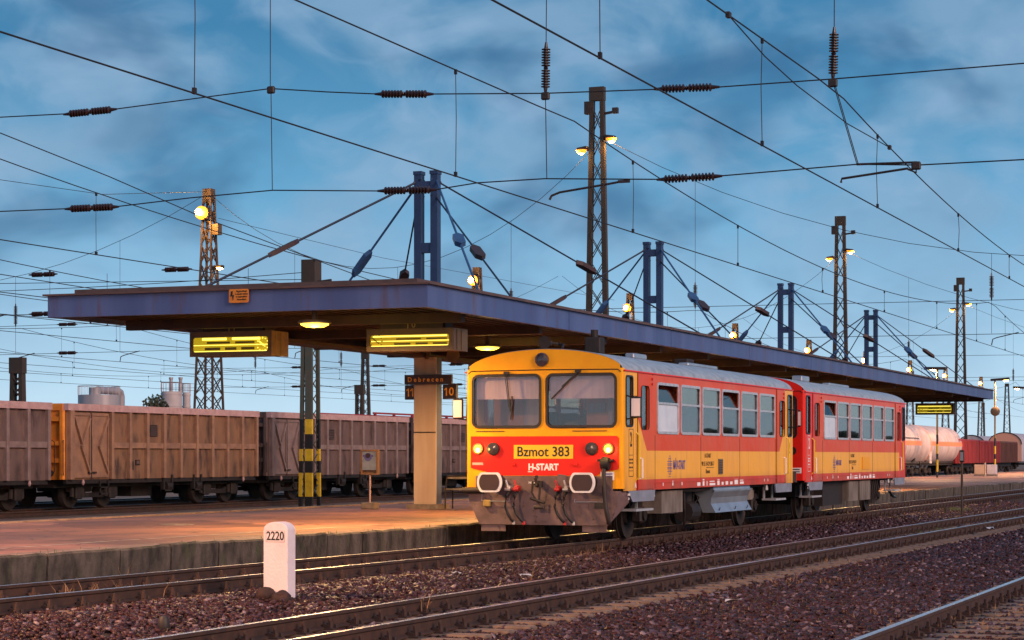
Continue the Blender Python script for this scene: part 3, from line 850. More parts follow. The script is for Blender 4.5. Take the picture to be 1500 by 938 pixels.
# warning sign on the fascia
a, bq = on_s(337.5, 424.5, CS0 - .02), on_s(366, 443.5, CS0 - .02)
t = thing("warning_sign", "small orange high voltage warning sign with lightning bolt on the canopy front", "warning sign", (CS0 - .075, (a.y + bq.y) / 2, bq.z))
W2, HH = (a.y - bq.y) / 2, a.z - bq.z
mb = MB(); mb.prism([(0, y, q) for y, q in [(-W2 + .02, 0), (W2 - .02, 0), (W2, .02), (W2, HH - .02), (W2 - .02, HH), (-W2 + .02, HH), (-W2, HH - .02), (-W2, .02)]], (.02, 0, 0)); mb.build("sign_plate", M['signo'], t)
mb = MB()
for i, tx in enumerate(["Nagyfeszültség!", "A vezeték érintése", "és megközelítése", "életveszélyes!"]): mb.text(tx, (-.002, -.06, HH * (.84 - .2 * i)), (0, -1, 0), (0, 0, 1), .042, sx=.8, bold=.012)
mb.build("sign_text", M['txtk'], t)
mb = MB(); y0 = W2 * .68
mb.prism([(-.002, y0 - .02, HH * .85), (-.002, y0 + .02, HH * .85), (-.002, y0 + .03, HH * .45), (-.002, y0 - .005, HH * .5), (-.002, y0 - .02, HH * .14), (-.002, y0 - .045, HH * .6), (-.002, y0 - .01, HH * .55)], (-.003, 0, 0)); mb.build("lightning_bolt", M['txtk'], t)

# station name signs on the pillar
sx, pc = PIL
a, bq = on_s(592.5, 549.5, sx - .2), on_s(654, 563, sx - .2)
t = thing("station_sign", "long dark sign reading Debrecen in orange letters across the pillar", "station sign", (sx - .2, (a.y + bq.y) / 2, bq.z))
W2, HH = (a.y - bq.y) / 2, a.z - bq.z
MB().bx(0, .10, -W2 - .12, W2, 0, HH).build("sign_box", M['signd'], t)
mb = MB(); mb.text("D e b r e c e n", (-.004, .0, HH / 2 - .003), (0, -1, 0), (0, 0, 1), .155, bold=.02); mb.build("sign_text", M['txto'], t)
MB().bx(.101, .198, -.2, .2, .02, HH - .02).build("sign_bracket", M['dark'], t)
for (x0, x1, y0, y1, tx, lb) in ((593, 614, 565, 585.5, "11", "square dark sign with orange 11 at the pillar's left edge"), (648.5, 668, 563.5, 584.5, "10", "square dark sign with orange 10 at the pillar's right edge")):
    a, bq = on_s(x0, y0, sx + .1), on_s(x1, y1, sx + .1)
    t = thing("track_sign", lb, "track sign", (sx + .1, (a.y + bq.y) / 2, bq.z), 0, "track number signs on the pillar")
    W2, HH = (a.y - bq.y) / 2, a.z - bq.z
    MB().bx(0, .12, -W2, W2, 0, HH).build("sign_box", M['signd'], t)
    mb = MB(); one(mb, -.002, .075 if tx == "10" else .09, HH / 2, .19)
    if tx == "11": one(mb, -.002, -.02, HH / 2, .19)
    else: mb.text("0", (-.002, -.055, HH / 2 - .005), (0, -1, 0), (0, 0, 1), .27, bold=.012)
    mb.build("sign_text", M['txto'], t)
# loudspeakers and camera on the pillar
q = on_s(663, 521, sx + .1)
t = thing("loudspeaker", "round brown loudspeaker on the pillar beneath the display board", "loudspeaker", q)
mb = MB(); mb.lathe([(.05, -.18), (.09, -.10), (.17, .0), (.175, .03), (.14, .032), (.02, -.02)], (0, 0, 0), (-.6, -.75, -.1), 16); mb.build("horn", M['casing'], t, 40)
MB().bar((.05, .1, .0), (0, .24, .0), .03).build("bracket", M['dark'], t)
q = on_s(628, 521, sx - .12)
t = thing("security_camera", "small grey camera on the pillar front under the display board", "camera", q)
mb = MB(); mb.box((-.06, 0, 0), (.28, .09, .09), 0, Matrix.Rotation(.7, 3, 'Z') @ Matrix.Rotation(.35, 3, 'Y'), .012); mb.build("camera_body", M['casing'], t)
MB().bar((.0, 0, .02), (.12, .03, .07), .03).build("bracket", M['dark'], t)

# ------------------------------------------------------------------ railcars
L = 12.29
def zroof(y):
    t = min(abs(y) / 1.5, 1); return 3.06 + .39 * math.sqrt(max(0, 1 - t * t))
WINS = [(1.96, 3.27), (3.45, 4.72), (4.90, 6.15), (6.33, 7.60), (7.80, 9.10), (9.30, 10.58)]
WZ0, WZ1, WB = 1.985, 2.88, 2.525
def make_railcar(label, s0, pc, red):
    t = thing("railcar", label, "railcar", (s0, pc, 0))
    fr = M['rfront'] if red else M['yfront']
    side = livery("livery_red_cab" if red else "livery_yellow_cab", L, red, (.64, .062, .009), (.88, .43, .036), (.62, .036, .012), 1.64, 1.12)
    zb = .93
    fn_r = lambda x, zz, q: (x, -1.5 + .015 + q, zz)
    fn_l = lambda x, zz, q: (x, 1.5 - .015 + q, zz)
    holes = [rr(a, b2, WZ0, WZ1, .06) for a, b2 in WINS]
    cabw = [rr(.13, .50, 2.06, 2.98, .07), rr(L - .48, L - .12, 1.98, 2.95, .07)]
    doorw = [rr(.97, 1.40, 2.02, 2.82, .08), rr(L - 1.26, L - .84, 1.98, 2.79, .08)]
    outline = [(.07, zb), (L, zb), (L, 3.06), (.07, 3.06)]
    mb = MB(); mb.plate(outline, holes + cabw + doorw, .03, fn_r); mb.plate(outline, holes + cabw + doorw, .03, fn_l); mb.build("body", side, t)
    # doors
    for i, (d0, d1) in enumerate(((.78, 1.69), (L - 1.50, L - .68))):
        for sgn in (-1, 1):
            fn = (lambda x, zz, q, g=sgn: (x, g * (1.508 + q), zz))
            mb = MB(); mb.plate([(d0 + .012, zb + .02), (d1 - .012, zb + .02), (d1 - .012, 3.02), (d0 + .012, 3.02)], [doorw[i]], .016, fn); d = mb.build("door", side, t)
            mb = MB(); mb.plate([(x, q) for x, q in rr(doorw[i][10][0] - .02, doorw[i][0][0] + .02, doorw[i][12][1] - .02, doorw[i][2][1] + .02, .09)], [doorw[i]], .014, lambda x, zz, q, g=sgn: (x, g * (1.522 + q), zz)); mb.build("window_seal", M['gask'], d)
            x0, x1 = doorw[i][10][0], doorw[i][0][0]
            MB().bx(x0 - .01, x1 + .01, sgn * 1.49 - .003, sgn * 1.49 + .003, 2.0, 2.83).build("window_pane", M['glass'], d)
            hx = d0 + (.10 if i == 0 else .60)
            mb = MB(); mb.tube([(hx, sgn * 1.52, 1.14), (hx, sgn * 1.565, 1.15), (hx, sgn * 1.565, 1.50), (hx, sgn * 1.52, 1.51)], .016, 6); mb.build("handle", M['txtw'], d)
            mb = MB(); mb.bx(d0 - .004, d0 + .010, sgn * 1.501, sgn * 1.506, zb, 3.05) if sgn > 0 else mb.bx(d0 - .004, d0 + .010, -1.506, -1.501, zb, 3.05)
            mb.bx(d1 - .010, d1 + .004, min(sgn * 1.501, sgn * 1.506), max(sgn * 1.501, sgn * 1.506), zb, 3.05); mb.build("door_gap", M['gask'], d)
            gx = d0 - .07 if i == 0 else d1 + .07
            mb = MB(); mb.tube([(gx, sgn * 1.5, 1.12), (gx, sgn * 1.56, 1.17), (gx, sgn * 1.56, 1.92), (gx, sgn * 1.5, 1.97)], .017, 6); mb.build("grab_rail", M['yhand'], t)
            sk = MB(); y0, y1 = sorted((sgn * 1.47, sgn * 1.50))
            sk.prism([(x, sgn * 1.497, q) for x, q in ((d0 - .5 if i == 0 else d0 - .08, zb - .003), (d1 + .16 if i == 0 else d1 + .6, zb - .003), (d1 + .10 if i == 0 else d1 + .6, .73), (d0 - .25 if i == 0 else d0, .73))], (0, -sgn * .03, 0)); sk.build("door_skirt", M['skirt'], t)
            st = MB(); y0, y1 = sorted((sgn * 1.18, sgn * 1.50)); st.bx(d0 - .05, d1 + .05, y0, y1, .555, .595); st.bar((d0 + .05, sgn * 1.2, .58), (d0 + .05, sgn * 1.2, .9), .04); st.bar((d1 - .05, sgn * 1.2, .58), (d1 - .05, sgn * 1.2, .9), .04); st.build("step", M['alu'], t)
    # cab side windows
    for i, c in enumerate(cabw):
        x0, x1, z0, z1 = c[10][0], c[0][0], c[12][1], c[2][1]
        for sgn in (-1, 1):
            mb = MB(); mb.plate(rr(x0 - .02, x1 + .02, z0 - .02, z1 + .02, .08), [rr(x0 + .012, x1 - .012, z0 + .012, z1 - .012, .06)], .02, lambda x, zz, q, g=sgn: (x, g * (1.507 + q), zz)); f = mb.build("cab_window", M['gask'], t)
            MB().bx(x0 - .01, x1 + .01, sgn * 1.485 - .003, sgn * 1.485 + .003, z0, z1).build("window_pane", M['glass'], f)
    # passenger windows
    for i, (a, b2) in enumerate(WINS):
        for sgn in (-1, 1):
            fn = lambda x, zz, q, g=sgn: (x, g * (1.508 + q), zz)
            mb = MB(); mb.plate(rr(a - .03, b2 + .03, WZ0 - .03, WZ1 + .03, .08), [rr(a + .02, b2 - .02, WZ0 + .02, WB - .02, .05), rr(a + .02, b2 - .02, WB + .02, WZ1 - .02, .05)], .022, fn)
            f = mb.build("window", M['alu'], t)
            frosted = (i == 0)
            MB().bx(a - .005, b2 + .005, sgn * 1.49 - .004, sgn * 1.49 + .004, WZ0, WB).build("lower_pane", M['frost'] if frosted else M['glass'], f)
            tilt = .09 if i in (0, 3) and not red else (.08 if i == 0 else 0)
            mb = MB(); mb.add([(a, sgn * 1.488, WB), (b2, sgn * 1.488, WB), (b2, sgn * (1.488 - tilt), WZ1 - .02), (a, sgn * (1.488 - tilt), WZ1 - .02),
                               (a, sgn * 1.482, WB), (b2, sgn * 1.482, WB), (b2, sgn * (1.482 - tilt), WZ1 - .02), (a, sgn * (1.482 - tilt), WZ1 - .02)],
                              [(0, 1, 2, 3), (7, 6, 5, 4), (0, 4, 5, 1), (1, 5, 6, 2), (2, 6, 7, 3), (3, 7, 4, 0)])
            mb.build("upper_pane", M['glassu'] if not (frosted and red) else M['glassu'], f)
    # ends: front wall with two windscreens
    for end in (0, 1):
        X = (lambda u: u) if end == 0 else (lambda u: L - u)
        fmat = fr
        pts = [(-1.43, .97), (1.43, .97)] + [(1.43, q) for q in (1.5, 2.5, 3.0)] + [(1.48 * math.cos(math.radians(a)), 3.06 + .39 * math.sin(math.radians(a))) for a in range(15, 166, 10)] + [(-1.43, q) for q in (3.0, 2.5, 1.5)]
        ws = [rr(.06, 1.36, 2.04, 3.02, .10), rr(-1.36, -.06, 2.04, 3.02, .10)] if not red else [rr(.50, 1.30, 1.95, 2.98, .10), rr(-1.30, -.50, 1.95, 2.98, .10)]
        fn = lambda y, zz, q: (X(.015 + q), y, zz)
        mb = MB(); mb.plate(pts, ws, .03, fn)
        for sgn in (-1, 1):   # rounded corner posts
            arc = [(.07 - .07 * math.sin(math.radians(a)), sgn * (1.43 + .07 * math.cos(math.radians(a)))) for a in range(0, 91, 15)]
            vs = [(X(u), y, q) for u, y in arc for q in (.97, 3.10)]
            mb.add(vs, [(2 * i, 2 * i + 2, 2 * i + 3, 2 * i + 1) for i in range(len(arc) - 1)])
        fw = mb.build("end_wall", fmat, t, 30)
        if end == 0:
            mb = MB(); mb.tube([(-.004, 1.45, 3.03), (-.004, 1.40, 3.075), (-.004, 0, 3.085), (-.004, -1.40, 3.075), (-.004, -1.45, 3.03)], .009, 4); mb.build("seam", M['gask'], fw)
            for wv in ws:
                y0, y1, z0, z1 = wv[10][0], wv[0][0], wv[12][1], wv[2][1]
                mb = MB(); mb.plate(rr(y0 - .02, y1 + .02, z0 - .02, z1 + .02, .12), [rr(y0 + .025, y1 - .025, z0 + .025, z1 - .025, .08)], .02, lambda y, zz, q: (X(-.010 + q), y, zz)); f = mb.build("windscreen", M['gask'], t)
                MB().bx(.012, .02, y0 - .01, y1 + .01, z0, z1).build("window_pane", M['glassf'], f)
                bl = MB().bx(.10, .106, y0 + .03, y1 - .03, z0 + .50, z1 + .02).build("blind", M['blind'], f)
        else:
            for wv in ws:
                y0, y1, z0, z1 = wv[10][0], wv[0][0], wv[12][1], wv[2][1]
                MB().bx(L - .02, L - .012, y0 - .01, y1 + .01, z0, z1).build("window_pane", M['glass'], fw)
    # roof
    mb = MB(); prof = [(1.5 * math.cos(math.radians(a)), 3.06 + .39 * math.sin(math.radians(a))) for a in range(0, 181, 8)] + [(-1.5, 3.06)]
    us = [0.02, .06, .14] + list(np.arange(.25, L - .2, .13)) + [L - .14, L - .06, L - .02]
    vs = []
    for i, u in enumerate(us):
        k = .985 if i in (0, len(us) - 1) else .995 if i in (1, len(us) - 2) else 1.0
        rib = .006 * math.sin(u * 2 * math.pi / .26)
        for a in range(0, 181, 6):
            an = math.radians(a)
            vs.append((u, 1.505 * math.cos(an) * k, 3.062 + (.395 * k + rib) * math.sin(an)))
    kk = 31
    mb.add(vs, [(i * kk + j, i * kk + j + 1, i * kk + kk + j + 1, i * kk + kk + j) for i in range(len(us) - 1) for j in range(kk - 1)])
    rf = mb.build("roof", M['croof'], t, 40)
    mb = MB()
    for sgn in (-1, 1): mb.bx(.02, L - .02, min(sgn * 1.501, sgn * 1.53), max(sgn * 1.501, sgn * 1.53), 3.045, 3.068)
    mb.build("gutter", M['rfront'], rf)
    vents = [(1.05, -.55, .28, .30, .30), (2.6, -.75, .8, .18, .10), (6.6, -.6, 2.2, .22, .07), (7.4, -.3, .5, .3, .16)] if not red else [(2.5, -.7, .8, .25, .14), (6.5, -.5, 2.4, .2, .07)]
    for (vx, vy, lx, ly, hz) in vents:
        mb = MB(); mb.box((vx + lx / 2, vy, zroof(vy) + hz / 2 - .01), (lx, ly, hz), 0, None, .02); mb.build("roof_vent", M['tank'] if lx > .5 else M['bogie'], rf)
    if not red:
        mb = MB(); mb.cyl((1.18, -.55, 3.7), (1.18, -.55, 3.85), .07, n=10); mb.build("exhaust_pipe", M['bogie'], rf)
        hn = MB(); hn.lathe([(.12, 0), (.11, .02), (.05, .14), (.04, .30)], (.10, .02, 3.58), (1, 0, 0), 14); hn.tube([(.42, .02, 3.58), (.5, -.1, 3.57), (.45, -.22, 3.55), (.3, -.24, 3.48)], .022, 6); hn.cyl((.2, .02, 3.44), (.2, .02, 3.56), .025); hn.build("horn", M['bogie'], rf, 40)
    # interior
    mb = MB(); mb.bx(.2, L - .2, -1.44, 1.44, 1.12, 1.18); mb.build("interior_floor", M['ubox2'], t)
    mb = MB(); mb.bx(.2, L - .2, -1.4, 1.4, 3.0, 3.03); mb.build("interior_ceiling", M['inner'], t)
    mb = MB()
    for px_ in (1.25, L - 1.52): mb.plate([(-1.45, 1.19), (1.45, 1.19), (1.45, 3.0), (-1.45, 3.0)], [rr(-.38, .38, 1.25, 2.75, .03)], .04, lambda y, zz, q, x=px_: (x + q, y, zz))
    mb.bx(1.20, 1.225, .5, .85, 2.0, 2.6, 1); mb.bx(1.20, 1.225, -.75, -.42, 2.35, 2.52, 1); mb.bx(1.0, 1.2, -.95, -.88, 1.2, 2.99, 1)
    mb.build("partition", [M['inner'], M['blind']], t)
    mb = MB(); mb.bx(.2, .6, -1.4, 1.4, 1.2, 1.95); mb.bx(.3, .5, -.6, -.3, 1.95, 2.16); mb.build("driver_desk", M['ubox2'], t)
    for i in range(8):
        x = 2.1 + i * 1.12
        for y in (-.95, .95):
            mb = MB(); mb.box((x, y, 1.95), (.12, .9, .85), 0, None, .03); mb.box((x + .25, y, 1.55), (.5, .9, .12), 0, None, .02); mb.build("passenger_seat", M['seat'], t)
    # underframe
    mb = MB(); mb.bx(.5, L - .3, -1.2, 1.2, .86, .925); mb.bx(1.5, L - 1.2, -.9, .9, .55, .86); mb.bx(3.9, 5.6, -1.1, 1.1, .42, .86); mb.build("underframe", M['ubox2'], t)
    for wx in (2.45, 10.45):
        for sgn in (-1, 1):
            mb = MB(); y = sgn * .72
            mb.lathe([(.08, -.06), (.16, -.06), (.17, .0), (.34, .0), (.40, -.03), (.42, -.05), (.42, .03), (.45, .04), (.45, .065), (.3, .06), (.12, .05)], (wx, y, .42), (0, -sgn, 0), 28); wv = mb.build("wheel", M['bogie'], t, 35)
            mb = MB(); mb.box((wx, sgn * .98, .45), (.3, .2, .3), 0, None, .03); mb.cyl((wx, sgn * 1.08, .45), (wx, sgn * 1.12, .45), .11, n=14)
            for k in range(5): mb.bar((wx - .62 + .05 * k, sgn * .98, .60 + .025 * k), (wx + .62 - .05 * k, sgn * .98, .60 + .025 * k), .09, .022)
            mb.bar((wx - .62, sgn * .98, .60), (wx - .62, sgn * .98, .86), .06); mb.bar((wx + .62, sgn * .98, .60), (wx + .62, sgn * .98, .86), .06)
            mb.bar((wx - .2, sgn * .98, .45), (wx - .32, sgn * .98, .86), .05); mb.bar((wx + .2, sgn * .98, .45), (wx + .32, sgn * .98, .86), .05); mb.build("axle_box", M['bogie'], wv)
        MB().cyl((wx, -.8, .42), (wx, .8, .42), .07).build("axle", M['bogie'], t)
    if not red:
        mb = MB(); prof = [(-1.42, .92), (-1.44, .82), (-1.38, .70), (-1.37, .58), (-1.47, .40), (-1.2, .40), (-1.0, .92)]
        mb.prism([(5.97, y, q) for y, q in prof], (2.82, 0, 0))
        mb.bx(5.95, 8.81, -1.455, -1.43, .83, .86); tk = mb.build("fuel_tank", M['tank'], t, 20)
        mb = MB(); [mb.box((x, -1.462, .47), (.09, .01, .02), 0, Matrix.Rotation(-.7, 3, 'Y')) for x in (6.3, 7.5, 8.45)]; mb.build("tank_latch", M['dark'], tk)
        MB().bx(2.55, 3.90, -1.4, -.9, .47, .89).build("battery_box", M['ubox'], t)
        mb = MB(); mb.bx(8.95, 9.5, -1.3, -.9, .6, .85); mb.bx(9.65, 9.95, -1.2, -.9, .62, .8); mb.build("equipment_box", M['ubox'], t)
        mb = MB(); mb.cyl((4.6, -1.2, .45), (5.2, -1.2, .45), .2, n=14); mb.tube([(3.95, -1.35, .88), (4.9, -1.38, .87), (5.85, -1.36, .885)], .03, 6); mb.tube([(4.3, -1.3, .9), (4.35, -1.3, .5), (4.5, -1.25, .2)], .025, 6); mb.bar((5.1, -1.25, .3), (5.1, -1.25, .9), .04); mb.tube([(4.95, -1.3, .85), (5.1, -1.38, .72), (4.98, -1.32, .6)], .02, 6); mb.build("pipework", M['bogie'], t)
    else:
        mb = MB(); mb.bx(5.2, 6.35, -1.4, -.95, .38, .89); mb.bx(6.55, 7.9, -1.4, -.95, .38, .89); mb.build("battery_box", M['ubox'], t)
        MB().bx(2.9, 5.15, -1.25, -.8, .3, .9).build("equipment_box", M['ubox2'], t)
        mb = MB(); [mb.tube([(8.2 + .25 * i, -1.3, .9), (8.25 + .25 * i, -1.33, .6), (8.3 + .2 * i, -1.25, .25)], .03, 6) for i in range(5)]; mb.build("pipework", M['bogie'], t)
        mb = MB(); mb.tube([(L - .9, -1.2, .55), (L - .5, -1.25, .38), (L + .1, -1.2, .36), (L + .4, -1.0, .4)], .035, 7); mb.build("brake_hose", M['black'], t)
    mb = MB()
    for x in (1.95, 10.2): mb.lathe([(.02, .0), (.035, -.05), (.045, -.12), (.02, -.14)], (x, -1.42, .92), (0, 0, 1), 8)
    mb.build("jack_point", M['silver'], t)
    for xx in (1.83, 4.81, 7.70, 10.70):
        MB().bx(xx - .006, xx + .006, -1.5035, -1.4995, .94, 1.93).build("panel_seam", M['gask'], t)
    mb = MB(); mb.bx(.80, L - .72, -1.512, -1.5, 1.052, 1.066); mb.build("sill_bead", side, t)
    # mirrors
    for sgn in (-1, 1):
        for xm, k in (() if red else ((.16, 1), (L - .2, -1))):
            mb = MB(); y = sgn * 1.70
            mb.tube([(xm, sgn * 1.49, 2.62), (xm - .02 * k, sgn * 1.56, 2.60), (xm - .05 * k, y, 2.60), (xm - .05 * k, y, 2.22), (xm, sgn * 1.5, 2.20)], .016, 6); br = mb.build("mirror_bracket", M['black'], t)
            mb = MB(); mb.box((xm - .05 * k, y + sgn * .0, 2.405), (.06, .20 if k > 0 else .07, .37), 0, None, .02); mb.bx(xm - .05 * k - .033, xm - .05 * k - .030, y - (.08 if k > 0 else .03), y + (.08 if k > 0 else .03), 2.25, 2.56, 1); mb.build("mirror", [M['black'], M['reflect']], br)
    # buffers
    for end in (0, 1):
        k = -1 if end == 0 else 1; x0 = 0 if end == 0 else L
        for sgn in (-1, 1):
            y = sgn * .875
            mb = MB(); mb.cyl((x0 + k * -.05, y, 1.08), (x0 + k * .38, y, 1.08), .105, n=14); mb.cyl((x0, y, 1.08), (x0 + k * .10, y, 1.08), .15, n=14); bf = mb.build("buffer", M['dark'], t)
            pl = [(math.copysign(abs(math.cos(a_)) ** .86, math.cos(a_)) * .235, max(-.176, min(.176, .232 * math.sin(a_)))) for a_ in [math.radians(i * 10 + 5) for i in range(36)]]
            mb = MB(); mb.prism([(x0 + k * .38, y + a, 1.08 + q) for a, q in pl], (k * .04, 0, 0)); mb.build("buffer_rim", M['white'], bf)
            mb = MB(); mb.prism([(x0 + k * .415, y + a * .82, 1.08 + q * .80) for a, q in pl], (k * .012, 0, 0)); mb.build("buffer_face", M['plough'] if False else M['turn'], bf)
        mb = MB(); mb.bx(min(x0 - k * .3, x0 + k * .02), max(x0 - k * .3, x0 + k * .02), -1.3, 1.3, .93, 1.19); mb.build("headstock", M['plough'], t)
    # plough and front gear (both ends the same plate)
    for end in (() if red else (0,)):
        k = -1 if end == 0 else 1; x0 = 0 if end == 0 else L
        mb = MB(); f0 = x0 + k * .05
        mb.prism([(f0, y, q) for y, q in ((-1.42, .93), (1.44, .93), (1.42, .76), (1.22, .32), (-1.22, .32), (-1.40, .70))], (-k * .03, 0, 0))
        mb.bx(*sorted((f0 - k * .03, f0 - k * .04)), .72, 1.19, .20, .33); mb.bx(*sorted((f0 - k * .03, f0 - k * .04)), -1.20, -.74, .20, .33)
        mb.prism([(f0 - k * .03, -1.42, .93), (f0 - k * .03, -1.22, .32), (f0 - k * .5, -1.45, .72), (f0 - k * .5, -1.47, .93)], (0, .015, 0))
        pg = mb.build("plough", M['plough'], t)
        if end == 0:
            mb = MB(); mb.bx(f0 - .014, f0 - .001, -.12, .12, .38, .68); mb.build("hatch", M['plough'], pg)
            MB().bx(f0 - .006, f0 - .001, -1.2, -.98, .62, .72).build("step_opening", M['black'], pg)
            mb = MB()
            for sgn in (-1, 1): mb.tube([(f0 - .02, sgn * 1.15, .92), (f0 - .06, sgn * 1.15, .74), (f0 - .06, sgn * .62, .735), (f0 - .02, sgn * .62, .78)], .008, 5)
            mb.build("grab_rail", M['skirt'], pg)
            mb = MB(); mb.box((f0 - .04, 1.05, .70), (.06, .14, .12), 0, None, .01); mb.build("warning_box", M['casingy'], pg)
    if not red:
        front_details(t)
    else:
        red_front_details(t)
    # writing on the side
    R, U = (1, 0, 0), (0, 0, 1); y = -1.502
    tx, tw, tb = MB(), MB(), MB()
    (tw if red else tx).text("2", (.42, y, 1.83), R, U, .36, sx=.55, bold=.02)
    fm = tw if red else tx
    for a, b2, c, d in ((.30, .54, 2.02, 2.03), (.30, .54, 1.18, 1.19), (.30, .54, 1.56, 1.568), (.30, .54, 1.28, 1.288)): fm.bx(a, b2, y - .003, y, c, d)
    for a in (.295, .537): fm.bx(a, a + .008, y - .003, y, 1.18, 2.03)
    for q in (1.33, 1.41, 1.47): fm.bx(.33, .40, y - .003, y, q, q + .03); fm.bx(.44, .51, y - .003, y, q, q + .03)
    tx.text("2", (L - .32, y, 1.72), R, U, .36, sx=.5, bold=.02)
    b0 = 2.55 if not red else 2.9
    bs_ = 1.0 if not red else .75
    for dz, wv in ((.17, .10), (.07, .30), (0, .30), (-.07, .30), (-.17, .10)):
        for h in (.010, -.035): tb.bx(b0 + .19 - wv / 2, b0 + .19 + wv / 2, y - .003, y, 1.36 + dz + h, 1.36 + dz + h + .012)
    tb.bx(b0 + .13, b0 + .145, y - .0035, y, 1.20, 1.52); tb.bx(b0 + .235, b0 + .25, y - .0035, y, 1.20, 1.52)
    tb.text("MÁV-START", (b0 + .40, y, 1.37), R, U, .24 * bs_, sx=.62, align='LEFT', bold=.02)
    cx = 5.3 if not red else 5.2
    tx.text("H-START", (cx, y, 1.55), R, U, .12, sx=.95)
    tx.text("90 55 54-29 383-7" if not red else "50 55 24-29 417-9", (cx, y, 1.39), R, U, .125, sx=.95); tx.bx(cx - .1, cx + .42, y - .003, y, 1.315, 1.325)
    tx.text("Bzmot" if not red else "Bzx", (cx, y, 1.24), R, U, .12, sx=.95)
    tx.build("lettering", M['txtk'], t); tb.build("operator_lettering", M['txtb'], t)
    random.seed(3)
    x = 2.3
    for wv, hh in ((.04, .07), (.06, .09), (.05, .06)): tw.bx(x, x + wv, y - .003, y, .99, .99 + hh); x += .6
    x = 4.55
    for wv, hh in ((.22, .07), (.12, .13), (.05, .10), (.40, .045), (.16, .12), (.14, .06), (.18, .07), (.18, .06), (.26, .11), (.3, .05)):
        tw.bx(x, x + wv, y - .003, y, .96, .96 + hh)
        if hh < .06: tw.bx(x, x + wv * .9, y - .003, y, 1.03, 1.065)
        x += wv + .16
    for x in (9.7, 10.0): tw.bx(x, x + .04, y - .003, y, .99, 1.06)
    tw.text("A", (.68, y, 1.02), R, U, .13, bold=.02); tw.text("21808", (.30, y + .002, .86), R, U, .06); tw.text("SA", (.30, y + .002, .79), R, U, .06)
    tw.build("white_markings", M['txtw'], t)
    mb = MB()
    if not red:
        mb.bx(6.05, 6.33, y - .02, y, 1.18, 1.49); [mb.bx(6.07, 6.31, y - .03, y - .021, 1.20 + .035 * i, 1.215 + .035 * i, 1) for i in range(8)]
        mb.build("vent_grille", [M['ubox'], M['bogie']], t)
    else:
        mb.bx(6.35, 7.25, y - .02, y, 1.20, 1.52); mb.build("hatch", M['yfront'], t)
    for xx in (1.60, L - .9):
        mb = MB(); [mb.cyl((xx, -1.50, q), (xx, -1.535, q), .025, n=8) for q in (2.95, 2.86)]; mb.build("door_lamp", M['redcock'], t)
    return t

